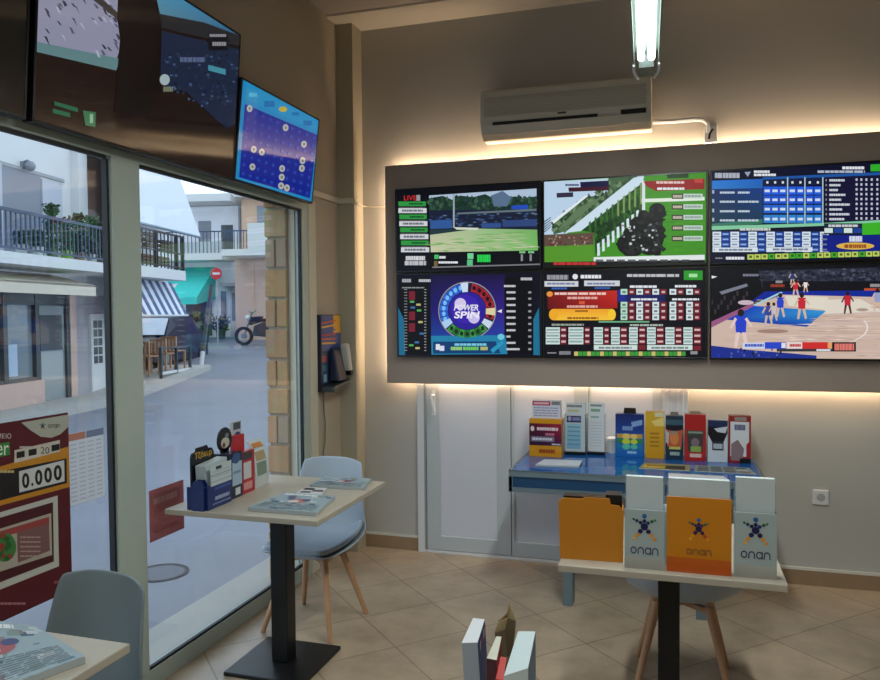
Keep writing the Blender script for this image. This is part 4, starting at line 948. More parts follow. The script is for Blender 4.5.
# brochure stands along the window edge of the left table (they face the room)
def side_holder(label, y0, y1, xf, dep, h, art, side, crown=None, flyer=None, flyer_h=None):
    w = y1 - y0
    t = thing('counter_display', label, 'counter display', (xf, (y0 + y1) / 2, .75), PI / 2, 'counter displays on the window table')
    MB().box(-w / 2, w / 2, .0, dep, 0, h, side).build('tray', M_gloss, t, bevel=.003)
    if art:
        mb = MB(); art(Art(mb, unit_map(-w / 2 + .001, w / 2 - .001, .001, h), -.0004)); mb.build('front_print', M_gloss, t, recalc=False)
    if crown: crown(t, w, dep, h)
    return t
def crown1(t, w, dep, h):
    # pale slips standing in the blue tray, side arms, dark header behind
    MB().hexa([(-w / 2 + .02, .012, .004), (w / 2 + .004, .012, .004), (w / 2 + .004, dep * .6, .004), (-w / 2 + .02, dep * .6, .004)],
              [(-w / 2 + .02, .022, .18), (w / 2 + .004, .022, .192), (w / 2 + .004, dep * .6 + .01, .192), (-w / 2 + .02, dep * .6 + .01, .18)], c(178, 190, 192)).build('slips', M_print, t)
    mb = MB(); a = Art(mb, unit_map(-w / 2 + .022, w / 2 + .002, .095, .18), -.001)
    a.rect(0, 0, 1, 1, c(188, 198, 200), 1); a.rect(.25, .08, .52, .24, c(50, 56, 66), 2); a.rect(0, .46, 1, .5, c(126, 146, 156), 2); a.rect(0, .78, 1, .82, c(126, 146, 156), 2)
    for k in range(3): a.bars(.08, .3 + k * .24, .9, .34 + k * .24, c(150, 166, 174), 2)
    mb.build('slip_print', M_print, t, recalc=False)
    for x in (-w / 2 - .012, -w / 2 + .012):
        MB().prism([(dep * .1, 0), (dep * .1, h + .012), (dep * .2, h + .03), (dep * .55, h + .03), (dep * .65, h + .012), (dep * .65, 0)], x, x + .005, 'x', c(26, 44, 104)).build('side_arm', M_gloss, t)
    p = [(-w / 2 + .004, .06), (-w / 2 + .004, .215), (-.075, .232), (-.05, .236), (-.044, .25), (.03, .252), (.04, .238), (.066, .234), (.08, .216), (.08, .06)]
    MB().prism(p, dep * .78, dep * .78 + .006, 'y', c(22, 24, 36)).build('header_card', M_gloss, t)
    mb = MB(); a = Art(mb, unit_map(-w / 2, w / 2, .19, .25), dep * .78 - .0005); a.text('Τζόκερ', .16, .3, .86, .86, c(206, 164, 60), 2, 0, .02)
    mb.build('header_lettering', M_gloss, t, recalc=False)
def s1(a):
    a.rect(0, 0, 1, 1, c(28, 46, 108), 1); a.rect(.3, .1, 1, .2, c(60, 84, 150), 2); a.bars(.3, .5, .92, .66, c(150, 164, 196), 3); a.rect(.2, .78, .95, .84, c(120, 136, 180), 3)
side_holder('blue counter display with white slips and dark crown shaped header on the window table', -2.02, -1.845, .262, .10, .095, s1, c(26, 44, 108), crown1)
def crown2(t, w, dep, h):
    mb = MB(); mb.cyl((0, dep * .6, h + .055), (0, dep * .6 + .006, h + .055), .055, n=24); mb.box(-.03, .03, dep * .6, dep * .6 + .006, h - .02, h + .02); mb.build('round_header', mat('header_black', c(26, 26, 32), .4), t)
    mb = MB(); a = Art(mb, unit_map(-.055, .055, h, h + .11), dep * .6 - .0006); a.ell(.5, .62, .3, .22, c(190, 186, 170), 2); a.ell(.4, .7, .1, .1, c(120, 40, 40), 3); a.ell(.62, .34, .14, .1, c(120, 124, 130), 3); mb.build('header_picture', M_gloss, t, recalc=False)
def s2(a):
    a.rect(0, 0, 1, 1, c(28, 38, 60), 1); a.rect(.18, .2, .95, .72, c(164, 186, 206), 2); a.ell(.5, .12, .34, .12, c(60, 84, 130), 3); a.bars(.25, .4, .85, .46, c(110, 140, 170), 3); a.rect(.4, .78, .8, .94, c(200, 206, 210), 3)
side_holder('navy counter display with pale blue slip and round dark header on the window table', -1.836, -1.735, .25, .09, .20, s2, c(30, 40, 66), crown2)
def crown3(t, w, dep, h):
    MB().box(-w / 2 + .01, w / 2 - .01, dep * .5, dep * .5 + .02, h - .02, h + .07, c(176, 34, 40)).build('red_leaflets', M_print, t)
    MB().box(-w / 2 + .03, w / 2 + .01, dep * .8, dep * .8 + .006, h - .02, h + .13, c(190, 194, 200)).build('header_card', M_print, t)
    mb = MB(); a = Art(mb, unit_map(-w / 2 + .03, w / 2 + .01, h, h + .13), dep * .8 - .0005); a.rect(.2, .05, .9, .3, c(70, 74, 90), 2); a.ell(.6, .58, .34, .2, c(40, 60, 120), 2); a.bars(.3, .5, .9, .62, c(150, 160, 190), 3); mb.build('header_picture', M_print, t, recalc=False)
def s3(a):
    a.rect(0, 0, 1, 1, c(176, 34, 44), 1); a.rect(.05, .02, .8, .2, c(60, 56, 60), 2); a.rect(.1, .26, .72, .66, c(200, 200, 200), 2); a.bars(.1, .74, .8, .92, c(214, 150, 150), 2)
side_holder('red counter display with stepped leaflets behind it on the window table', -1.73, -1.625, .245, .09, .19, s3, c(170, 36, 44), crown3)
t = thing('desk_calendar', 'curved white card display with orange and green pictures at the end of the row', 'card display', (.205, -1.545, .75), PI / 2)
m = MB(); prof = [(-.03, .0), (-.034, .05), (-.03, .12), (-.015, .18), (.01, .22)]
for (y0, z0), (y1, z1) in zip(prof, prof[1:]):
    m.hexa([(-.06, y0, z0), (.06, y0, z0), (.06, y0 + .004, z0), (-.06, y0 + .004, z0)], [(-.06, y1, z1), (.06, y1, z1), (.06, y1 + .004, z1), (-.06, y1 + .004, z1)])
m.build('curved_card', M_paper, t)
MB().box(-.06, .06, -.03, .05, 0, .004).build('card_foot', M_paper, t)
mb = MB()
for (y0, z0), (y1, z1), k in zip(prof, prof[1:], (c(206, 208, 206), c(120, 140, 120), c(170, 150, 110), c(206, 130, 70))):
    mb.face([(-.045, y0 - .0006, z0 + .004), (.04, y0 - .0006, z0 + .004), (.04, y1 - .0006, z1 - .004), (-.045, y1 - .0006, z1 - .004)], k)
mb.build('pictures', M_print, t, recalc=False)
# newspapers and pamphlets
def news(seed, red=c(190, 110, 100), mast=True):
    def d(a):
        r = random.Random(seed); a.rect(0, 0, 1, 1, c(150, 168, 176), 1)
        for k in range(46):
            x, y = r.uniform(.02, .9), r.uniform(.03, .93); s = r.uniform(.04, .14)
            a.rect(x, y, min(.98, x + s), min(.97, y + s * .7), r.choice([c(110, 136, 150), c(176, 190, 198), c(126, 150, 142), c(74, 92, 116), c(190, 196, 198), c(130, 120, 124)]), 2 + k % 3)
        a.ell(.52, .45, .14, .12, red, 6); a.ell(.46, .5, .08, .08, c(210, 200, 196), 7); a.ell(.62, .38, .08, .06, c(70, 80, 120), 7)
        if mast: a.bars(.08, .06, .7, .14, c(225, 230, 232), 8)
        for k in range(10): a.bars(.05, .62 + k * .034, .95, .63 + k * .034, c(96, 110, 122), 8)
    return d
sheet('newspaper', 'folded blue tinted newspaper at the front of the window table', 'newspaper', [(.44, -1.70), (.685, -1.70), (.73, -1.975), (.42, -1.975)], .75, .016, news(3))
sheet('newspaper', 'folded newspaper with red and dark pictures at the far edge of the window table', 'newspaper', [(.46, -1.325), (.70, -1.325), (.74, -1.51), (.47, -1.52)], .75, .014, news(5, c(150, 50, 70), False))
def pam(a):
    a.rect(0, 0, 1, 1, c(204, 204, 204), 1); a.rect(.05, .1, .5, .4, c(40, 36, 40), 2); a.rect(.5, .35, .95, .6, c(90, 70, 76), 2); a.rect(.1, .6, .5, .8, c(60, 56, 60), 2)
sheet('pamphlet', 'small dark printed pamphlet between the two newspapers', 'pamphlet', [(.46, -1.54), (.565, -1.53), (.60, -1.66), (.475, -1.67)], .75, .006, pam)
sheet('newspaper', 'thick newspaper with pale masthead on the table corner at lower left', 'newspaper', [(.30, -3.185), (.545, -3.18), (.795, -3.285), (.66, -3.66)], .75, .018, news(9, c(170, 90, 96)))
# leaflet boxes on the table near the camera
GN = 'leaflet boxes on the table close to the camera'
def near_box(label, quad, z1, cols, side_art=None, z0=.75, shift=(0, 0)):
    ce = sum((Vector(q) for q in quad), Vector((0, 0))) / 4
    t = thing('leaflet_carton', label, 'leaflet box', (ce.x + shift[0], ce.y + shift[1], z0), 0, GN)
    q = [Vector(p) - ce for p in quad]; h = z1 - z0; sx, sy = shift
    m = MB(); m.raw([(p.x, p.y, 0) for p in q] + [(p.x - sx, p.y - sy, h) for p in q], [(3, 2, 1, 0)], cols[0])
    n0 = len(m.v) - 8
    for f_, k in (((4, 5, 6, 7), cols[1]), ((0, 1, 5, 4), cols[0]), ((1, 2, 6, 5), cols[2]), ((2, 3, 7, 6), cols[3]), ((3, 0, 4, 7), cols[4])):
        m.f.append(tuple(n0 + i for i in f_)); m.m.append(0); m.c.append([k] * 4)
    m.build('carton_body', M_print, t, bevel=.001)
    return t, q, h
# quad order: far left, far right, near right, near left
t, q, h = near_box('slim white leaflet box with red and blue spine, leftmost beside the brown leaflet', [(1.717, -3.272), (1.741, -3.272), (1.754, -3.378), (1.726, -3.388)], .955, (c(190, 190, 195), c(218, 222, 228), c(60, 70, 120), c(150, 158, 168), c(190, 195, 200)), shift=(.012, .0))
mb = MB(); e0, e1 = q[1], q[2]
for k in range(6):
    u0, u1 = k / 6 + .02, (k + 1) / 6 - .02; A, Bp = e0.lerp(e1, u0), e0.lerp(e1, u1)
    mb.face([(A.x - .0105, A.y, h - .035), (Bp.x - .0105, Bp.y, h - .035), (Bp.x - .0105, Bp.y, h - .008), (A.x - .0105, A.y, h - .008)], [c(176, 40, 50), c(220, 220, 225), c(40, 60, 130)][k % 3])
mb.build('spine_print', M_print, t, recalc=False)
near_box('small cream leaflet box with dark red front, between slim white box and brown leaflet', [(1.780, -3.342), (1.790, -3.341), (1.803, -3.437), (1.784, -3.435)], .955, (c(150, 40, 44), c(206, 206, 190), c(150, 44, 44), c(70, 24, 34), c(60, 60, 70)))
near_box('red leaflet stack wedged beside the tall white box', [(1.797, -3.385), (1.809, -3.385), (1.822, -3.47), (1.808, -3.47)], .938, (c(170, 40, 40), c(190, 60, 56), c(160, 36, 36), c(182, 44, 44), c(150, 36, 36)))
near_box('tall white leaflet box with blue grey side, rightmost in the foreground row', [(1.814, -3.309), (1.846, -3.301), (1.860, -3.45), (1.8265, -3.49)], .955, (c(180, 190, 196), c(200, 216, 222), c(112, 132, 154), c(196, 204, 208), c(190, 200, 205)))
t = thing('brown_leaflet', 'crumpled brown leaflet sticking up between the foreground leaflet boxes', 'leaflet', (1.783, -3.285, .75))
m = MB()
P = [[(-.008, 0, 0), (.003, .006, 0), (.012, 0, 0)], [(-.010, 0, .13), (.002, .010, .14), (.012, .002, .14)], [(-.019, -.002, .188), (-.002, .010, .192), (.019, 0, .19)], [(-.012, 0, .208), (.004, .008, .215), (.021, .0, .214)], [(.006, .002, .226), (.010, .004, .243), (.013, .0, .236)]]
for r0, r1 in zip(P, P[1:]):
    for k in range(2): m.face([r0[k], r0[k + 1], r1[k + 1], r1[k]], random.choice([c(150, 128, 92), c(104, 88, 64), c(170, 148, 108)]))
o = m.build('folded_paper', M_print, t)
s = o.modifiers.new('thick', 'SOLIDIFY'); s.thickness = .0025

# things stuck on the window glass
M_posterback = M_print
t = thing('jackpot_poster', 'dark red jackpot poster with white 0.000 counter on the left window pane', 'poster', (.02, -2.86, .57), PI / 2)
MB().box(-.36, .36, 0, .008, 0, .64, c(70, 12, 24)).build('poster_board', M_print, t)
mb = MB(); a = Art(mb, photo_map(t, -.0005, 0, 400, 453 / 80.), -.0005, (-.359, .359, 0.001, .639))
a.rect(-800, -300, 600, 1600, c(84, 14, 28), 0)
a.poly([(120, 128), (395, 80), (392, 150), (340, 195), (290, 214), (230, 208), (170, 170)], c(170, 172, 160), 2)
a.star(240, 150, 22, 3); a.onan(270, 136, 340, 158, c(60, 60, 56), 3)
a.text('ΜΕΙΟ', -20, 190, 62, 218, c(210, 200, 196), 2); a.poly([(-80, 262), (52, 236), (56, 310), (-80, 340)], c(50, 130, 60), 2); a.text('er', -20, 256, 48, 312, c(220, 225, 215), 3)
a.poly([(-80, 400), (392, 262), (394, 492), (-80, 620)], c(190, 130, 34), 1)
a.poly([(-80, 420), (376, 330), (378, 470), (-80, 590)], c(24, 20, 24), 2)
a.poly([(80, 285), (338, 226), (338, 292), (80, 358)], c(196, 190, 180), 2)
for x in (92, 160, 290): a.poly([(x, 294 - x * .2 + 20), (x + 46, 285 - x * .2 + 20), (x + 46, 330 - x * .2 + 10), (x, 340 - x * .2 + 10)], c(24, 22, 26), 3)
a.text('20', 228, 266, 278, 304, c(60, 56, 56), 3)
a.bars(110, 262, 190, 274, c(190, 180, 176), 3)
a.poly([(106, 404), (362, 340), (364, 460), (108, 524)], c(200, 202, 204), 3)
for k, ch in enumerate('0.000'):
    x0 = [122, 175, 196, 248, 302][k]; wd = [42, 12, 42, 44, 46][k]; y0 = 412 - (x0 - 122) * .25 + (70 if ch == '.' else 0)
    a.text(ch, x0, y0, x0 + wd, 500 - (x0 - 122) * .245, c(20, 18, 22), 4, 0, .035)
a.bars(-20, 398, 80, 412, c(190, 170, 120), 3)
a.mb = mb; b2 = Art(mb, photo_map(t, -.0005, 0, 480, 340 / 80.), -.0005, (-.359, .359, 0.001, .639))
b2.poly([(-200, 195), (244, 66), (250, 366), (-200, 545)], c(186, 188, 180), 2); b2.poly([(-200, 218), (224, 94), (228, 346), (-200, 512)], c(70, 14, 26), 3)
b2.poly([(-60, 225), (216, 140), (220, 318), (-60, 408)], c(170, 164, 152), 4); b2.poly([(-60, 235), (206, 156), (208, 186), (-60, 262)], c(150, 64, 64), 5); b2.poly([(70, 225), (206, 182), (210, 300), (74, 352)], c(120, 84, 84), 5)
for k in range(5): b2.bars(84, 240 + k * 20, 170, 246 + k * 20, c(176, 150, 146), 6)
b2.ell(15, 285, 52, 62, c(60, 120, 62), 6)
for k in range(16): b2.ell(15 + 40 * math.cos(k * 2.4) * (k % 4 + 1) / 4, 285 + 50 * math.sin(k * 2.4) * (k % 4 + 1) / 4, 11, 12, c(30, 90, 40) if k % 3 else c(150, 50, 46), 7, 10)
b2.bars(228, 428, 256, 440, c(150, 80, 90), 3); b2.bars(0, 520, 110, 530, c(170, 110, 120), 3)
mb.build('poster_print', M_print, t, recalc=False)
def translucent(name):
    m = D.materials.new(name); m.use_nodes = True; nt = m.node_tree; nt.nodes.clear()
    at = nt.nodes.new('ShaderNodeAttribute'); at.attribute_name = 'Col'; out = nt.nodes.new('ShaderNodeOutputMaterial')
    d = nt.nodes.new('ShaderNodeBsdfDiffuse'); tl = nt.nodes.new('ShaderNodeBsdfTranslucent'); mx = nt.nodes.new('ShaderNodeMixShader'); mx.inputs[0].default_value = .6
    for q in (d, tl): nt.links.new(at.outputs['Color'], q.inputs['Color'])
    nt.links.new(d.outputs[0], mx.inputs[1]); nt.links.new(tl.outputs[0], mx.inputs[2]); nt.links.new(mx.outputs[0], out.inputs[0]); return m
M_trans = translucent('backlit_paper')
def stuck(name, label, y0, y1, z0, z1, draw, m=M_trans):
    t = thing(name, label, 'poster', (-.0125, (y0 + y1) / 2, z0), PI / 2)
    w = y1 - y0
    mb = MB(); mb.box(-w / 2, w / 2, 0, .0008, 0, z1 - z0, c(235, 235, 235))
    mb.build('paper', m, t)
    mb = MB(); draw(Art(mb, unit_map(-w / 2, w / 2, 0, z1 - z0), -.0002)); mb.build('paper_print', m, t, recalc=False)
def dsk(a):
    a.poly([(0, 0), (1, 0), (1, 1), (0, 1)], c(190, 118, 116), 1); a.rect(.08, .1, .9, .5, c(208, 150, 148), 2); a.bars(.12, .18, .8, .3, c(236, 204, 200), 3); a.bars(.3, .58, .9, .7, c(222, 170, 168), 3); a.bars(.12, .78, .8, .86, c(214, 156, 152), 3)
stuck('window_sticker', 'faded red sticker on the right pane behind the window table', -2.035, -1.80, .60, .82, dsk)
def wht(a):
    a.rect(0, 0, 1, 1, c(236, 238, 244), 1); a.rect(.02, .0, .48, .1, c(220, 160, 140), 2); a.rect(.5, .0, 1, .1, c(150, 164, 190), 2)
    for k in range(14):
        for j in range(4): a.bars(.05 + j * .24, .15 + k * .06, .22 + j * .24, .165 + k * .06, c(196, 202, 216), 2)
stuck('price_sheet', 'white printed sheet on the left pane between the jackpot poster and mullion', -2.47, -2.29, .86, 1.125, wht)

# ------------------------------------------------------------------ the street outside
A11 = math.radians(11)
RS = Matrix.Rotation(A11, 3, 'Z')
def st(name, label, cat, N, s, z=0., rz=0., group=None):
    p = RS @ Vector((N, s, z)); return thing(name, label, cat, p, A11 + rz, group)
def gz(s): return -.1 + max(0, min(.95, (s - 9) * .0864))
M_asph = mat('asphalt', c(122, 125, 136), .5, noise=.22, nscale=.9, bump=.2)
M_pave = mat('pavement_concrete', c(170, 168, 162), .8, noise=.08, nscale=4, bump=.1)
M_wht = mat('white_render', c(204, 205, 204), .85, noise=.03, nscale=2)
M_wht2 = mat('grey_white_render', c(230, 230, 234), .85, noise=.05, nscale=2)
M_greyw = mat('grey_render', c(150, 152, 156), .8)
M_pink = mat('pink_stone', c(196, 168, 156), .7, noise=.06)
M_darkfr = mat('dark_shop_frame', c(50, 60, 66), .4)
M_shopgl = mat('shop_glass', c(120, 134, 140), .12)
M_shut = mat('grey_shutter', c(128, 132, 142), .6)
M_rail = mat('blue_grey_railing', c(64, 78, 98), .5, metal=.3)
M_brown = mat('brown_door_wood', c(86, 66, 56), .6)
M_leafm = mat('plant_leaves', c(46, 74, 44), .7, noise=.35, nscale=30)
M_tan = mat('tan_render', c(206, 172, 146), .85, noise=.04)
M_peach = mat('peach_render', c(200, 172, 158), .85, noise=.04)
# ground: road with a rise towards the far houses, kerbs
def ground(name, N0, N1, sl, dz, m, th=.0):
    g = MB()
    for s0, s1 in zip(sl, sl[1:]):
        q = [(N0, s0, gz(s0) + dz), (N1, s0, gz(s0) + dz), (N1, s1, gz(s1) + dz), (N0, s1, gz(s1) + dz)]
        if th: g.hexa([(x, y, z - th) for x, y, z in q], q)
        else: g.face(q)
    g.v = [tuple(RS @ Vector(v)) for v in g.v]
    return structure(g.build(name, m))
g = MB()
for s0, s1 in zip([-14, 0, 9, 12, 15, 20, 40], [0, 9, 12, 15, 20, 40, 60]):
    pts = [RS @ Vector((N, s, gz(s))) for N, s in ((-16, s0), (3.5, s0), (3.5, s1), (-16, s1))]
    g.hexa([(p.x, p.y, p.z - .3) for p in pts], pts)
g2 = MB()
# keep the road outside the building: it ends at the window wall
g = MB()
SS = [-14, 0, 9, 11, 13, 16, 20, 40]
for s0, s1 in zip(SS, SS[1:]):
    def edge(s):                       # N at which the street meets x = -0.5
        return max(-6.0, (-.5 + math.sin(A11) * s) / math.cos(A11)) if s < 9 else 3.5
    pts = [RS @ Vector((N, s, gz(s))) for N, s in ((-16, s0), (min(edge(s0), 3.5), s0), (min(edge(s1 - 1e-6), 3.5), s1), (-16, s1))]
    g.face(pts)
structure(g.build('street_road', M_asph))
structure(MB().box(-.52, -.25, -14, .9, -.3, -.075).build('kerb_near', M_pave, bevel=.006))
structure(MB().box(-.25, -.07, WY0, -.60, -.3, -.02).build('sill_outside', M_pave))
structure(MB().box(-.25, -.0, .12, 6.5, -.3, 3.4).build('wall_outside', M_wht2))
ground('sidewalk_far', -7.6, -6.45, [-6, 0, 9, 11, 12.9], .13, M_pave, .3)
t = thing('manhole_cover', 'dark round manhole cover in the road beside the near kerb', 'manhole cover', (-1.07, -.6, -.1))
MB().cyl((0, 0, -.005), (0, 0, .003), .15, n=28).build('cover_plate', mat('iron', c(104, 106, 114), .7), t); 
f = MB()
for k in range(28):
    a0, a1 = 2 * PI * k / 28, 2 * PI * (k + 1) / 28
    f.face([(r * math.cos(q), r * math.sin(q), .006) for r, q in ((.15, a0), (.175, a0), (.175, a1), (.15, a1))])
f.build('rim', M_gasket, t)

# house A across the street: shop below, flat with balcony above
t = st('apartment_house', 'white house across the street with grey shop front below and railed balcony above', 'building', -7.47, 6.0)
MB().box(-4, 0, -6, 4.05, 2.0, 7.5).build('upper_wall', M_wht, t)
MB().box(-4, -.12, -6, 1.65, -.2, 2.0).build('shop_wall', M_greyw, t)
MB().box(-4, 0, 2.87, 4.05, -.2, 2.0).build('lower_wall', mat('lilac_grey_render', c(160, 156, 160), .8), t)
MB().box(-.12, .04, 2.68, 2.88, -.1, 2.0).build('pilaster', M_pink, t)
MB().box(-.12, .06, -6, 1.82, -.1, .44).build('sill_wall', M_pink, t)
f = MB()
for y in (-1.9, -.95, .0, .87, 1.72): f.box(-.1, .02, y - .055, y + .055, .44, 1.98)
f.box(-.1, .01, -6, 2.68, 1.78, 1.98).box(-.1, .01, -6, 1.72, .44, .50).box(-.1, .02, 2.58, 2.68, -.05, 1.98)
f.build('shop_frame', M_darkfr, t)
for y0, y1 in ((-.895, -.055), (.055, .815), (.925, 1.665)):
    o = MB().box(-.09, -.06, y0, y1, .5, 1.78).build('shop_window', M_shopgl, t)
MB().box(-.058, -.05, .98, 1.25, .55, 1.1).build('window_poster', mat('pale_blue_poster', c(176, 196, 214), .6), t)
o = MB().box(-.09, -.03, 1.78, 2.58, -.05, 1.78).build('shop_door', mat('shop_door_grey', c(136, 146, 148), .4), t)
MB().box(-.03, -.02, 1.85, 2.5, .95, 1.6).build('door_glass', M_darkfr, o)
MB().box(-.03, -.015, 1.85, 2.5, .40, .93).build('door_panel', mat('door_panel_pale', c(160, 168, 166), .5), o)
o = MB().box(0, .05, 3.36, 3.84, .0, 1.62).build('house_door', M_wht, t)
f = MB()
for k in range(5):
    for j in range(2): f.box(.05, .056, 3.44 + j * .17, 3.58 + j * .17, .62 + k * .18, .77 + k * .18)
f.build('door_panes', M_darkfr, o)
MB().box(-.02, .03, .85, 1.9, 2.55, 4.10).build('shutter', M_shut, t)
MB().box(0, .06, 1.9, 2.48, 2.55, 4.05).build('open_shutter', mat('white_shutter', c(176, 180, 190), .6), t)
MB().box(-.02, .05, .15, .84, 2.55, 4.12).build('open_shutter', mat('white_shutter', c(176, 180, 190), .6), t)
MB().box(0, .04, .1, 2.6, 4.10, 4.16).build('lintel', M_greyw, t)
MB().box(0, .16, 2.86, 3.16, 2.55, 5.0).build('pilaster', M_wht, t)
MB().box(0, .03, 3.2, 3.98, 2.55, 4.8).build('balcony_door', M_brown, t)
MB().box(.03, .05, 3.3, 3.62, 2.6, 4.5).build('door_curtain', mat('curtain', c(120, 96, 84), .8), t)
MB().box(0, 1.0, -6, 3.2, 2.37, 2.55).build('balcony_slab', M_wht, t)
f = MB().box(.93, .97, -6, 3.2, 3.16, 3.21).box(.93, .97, -6, 3.2, 2.60, 2.63)
y = -3.
while y < 3.2: f.box(.94, .96, y, y + .025, 2.6, 3.18); y += .115
f.build('railing', M_rail, t)
t = st('wall_lamp', 'small grey security lamp on the white house wall above the shutters', 'lamp', -7.47, 7.42, 4.2)
MB().box(0, .06, -.04, .04, -.06, .06).build('bracket', M_greymetal, t)
MB().sphere((.16, 0, -.02), .09, 12).build('lamp_head', M_shut, t, smooth=True)
MB().tube([(.03, 0, .05), (.12, 0, .08), (.16, 0, .04)], .02).build('arm', M_greymetal, t)
t = st('shop_awning', 'plain beige awning over the grey shop front', 'awning', -7.47, 6.0)
M_beige = mat('beige_canvas', c(204, 194, 176), .9, noise=.04)
MB().hexa([(.08, -6, 2.30), (.9, -6, 2.10), (.9, 2.12, 2.10), (.08, 2.12, 2.30)], [(.08, -6, 2.33), (.9, -6, 2.13), (.9, 2.12, 2.13), (.08, 2.12, 2.33)]).build('canopy', M_beige, t)
MB().box(.885, .9, -6, 2.12, 1.94, 2.13).build('valance', M_beige, t)
# pots on the balcony
for k, (s, h, pc) in enumerate(((6.4, .2, c(170, 176, 180)), (6.8, .25, c(196, 200, 200)), (7.2, .75, c(90, 110, 90)), (7.6, .55, c(140, 190, 70)), (8.0, .68, c(150, 120, 96)), (8.4, .7, c(200, 204, 200)), (8.8, .6, c(120, 110, 100)))):
    lab = ['low plant in a grey pot, leftmost on the balcony', 'low plant in a white pot, second on the balcony', 'tallest bushy plant in the balcony row', 'leafy plant in a lime green pot on the balcony', 'dark bush in a brown pot on the balcony', 'dark bush in a white pot near the balcony end', 'dark plant in a brown grey pot, last on the balcony'][k]
    t = st('potted_plant', lab, 'potted plant', -6.80, s, 2.553, group='plants on the balcony')
    MB().lathe([(.075, 0), (.10, .17), (.09, .17)], n=14).build('pot', mat('pot_glaze', pc, .5), t, smooth=True)
    f = MB(); r = random.Random(k)
    for q in range(int(120 + 500 * h)):
        a, rr, zz = r.uniform(0, 6.28), r.uniform(.0, .135), .17 + r.random() * h
        p = Vector((rr * math.cos(a), rr * math.sin(a), zz)); d = Vector((r.uniform(-1, 1), r.uniform(-1, 1), r.uniform(-.4, 1))).normalized(); e = d.orthogonal().normalized() * .03; L = .06
        f.face([p - e * .2, p + d * L * .5 - e, p + d * L, p + d * L * .5 + e])
    tag(f.build('foliage', M_leafm, t, recalc=False), kind='stuff')
    MB().cyl((0, 0, .15), (0, 0, .17 + h * .7), .012, n=6).build('stem', M_brown, t)
# house A2 with blinds
t = st('corner_cafe', 'cafe house with railed balcony and white slab beside the white house', 'building', -7.35, 11.2)
MB().box(-4, 0, -1.1, 1.3, 2.3, 5.2).build('upper_wall', M_wht2, t)
MB().box(-4, -.85, -1.1, 1.1, -.2, 2.3).build('lower_wall', mat('cafe_wall_dark', c(110, 96, 92), .7), t)
MB().box(-.85, -.8, -.2, .5, .9, 1.8).build('cafe_window', mat('cafe_red', c(150, 40, 54), .6), t)
MB().box(-.85, -.79, .6, .9, .3, 1.8).build('cafe_door', mat('cafe_tan', c(190, 170, 110), .6), t)
MB().box(0, .87, -1.9, .46, 2.37, 2.59).build('balcony_slab', M_wht, t)
f = MB().box(.80, .84, -1.9, .46, 3.34, 3.38).box(.80, .84, -1.9, .46, 2.95, 2.98).box(.80, .84, -1.9, .46, 2.64, 2.67)
y = -1.9
while y < .46: f.box(.81, .83, y, y + .02, 2.6, 3.36); y += .16
for y in (-1.9, -.9, .1, .42): f.box(.79, .85, y, y + .04, 2.59, 3.38)
f.build('railing', mat('dark_iron_railing', c(50, 44, 44), .6), t)
for k, (y, zz, w, h) in enumerate(((-1.5, 3.12, .5, .3), (-.8, 3.05, .45, .34), (-.1, 3.0, .5, .28), (-1.0, 2.7, .6, .2), (-.3, 2.68, .5, .22))):
    f = MB()
    for j in range(3): f.box(.5, .62, y, y + w, zz + j * h / 3, zz + j * h / 3 + h / 4.2)
    o = f.build('wooden_crate', mat('crate_wood', c(130, 110, 92), .8), None); o.parent = t
t = st('white_blind', 'big plain white drop blind hanging over the cafe balcony', 'blind', -7.35, 11.2)
MB().hexa([(.33, -2.0, 4.88), (.83, -2.0, 3.45), (.83, 1.35, 3.45), (.33, 1.35, 4.88)], [(.35, -2.0, 4.90), (.86, -2.0, 3.45), (.86, 1.35, 3.45), (.35, 1.35, 4.90)]).build('fabric', mat('white_canvas', c(206, 210, 218), .9), t)
MB().cyl((.84, -2.0, 3.45), (.84, 1.35, 3.45), .03, n=10).build('bottom_bar', M_greymetal, t)
MB().box(.01, .33, -2.0, 1.35, 4.90, 4.99).build('roller_box', M_wht, t)
t = st('striped_awning', 'blue and white striped awning below the cafe balcony', 'awning', -7.35, 11.2)
M_blue_s = mat('blue_stripe_canvas', c(84, 100, 134), .9); M_white_s = mat('white_stripe_canvas', c(216, 220, 230), .9)
f = MB(); n = 17; y0, y1 = -2.0, .70
for k in range(n):
    a0, a1 = y0 + (y1 - y0) * k / n, y0 + (y1 - y0) * (k + 1) / n; f.mi = k % 2
    f.hexa([(.38, a0, 2.34), (.78, a0, 1.58), (.78, a1, 1.58), (.38, a1, 2.34)], [(.40, a0, 2.35), (.80, a0, 1.585), (.80, a1, 1.585), (.40, a1, 2.35)])
f.build('canopy', [M_blue_s, M_white_s], t)
MB().cyl((.79, y0, 1.58), (.79, y1, 1.58), .022, n=8).build('front_bar', M_wht, t)
f = MB()
for y in (-1.5, .5): f.tube([(0, y, 1.9), (.78, y, 1.58)], .02)
f.build('folding_arm', M_greymetal, t)
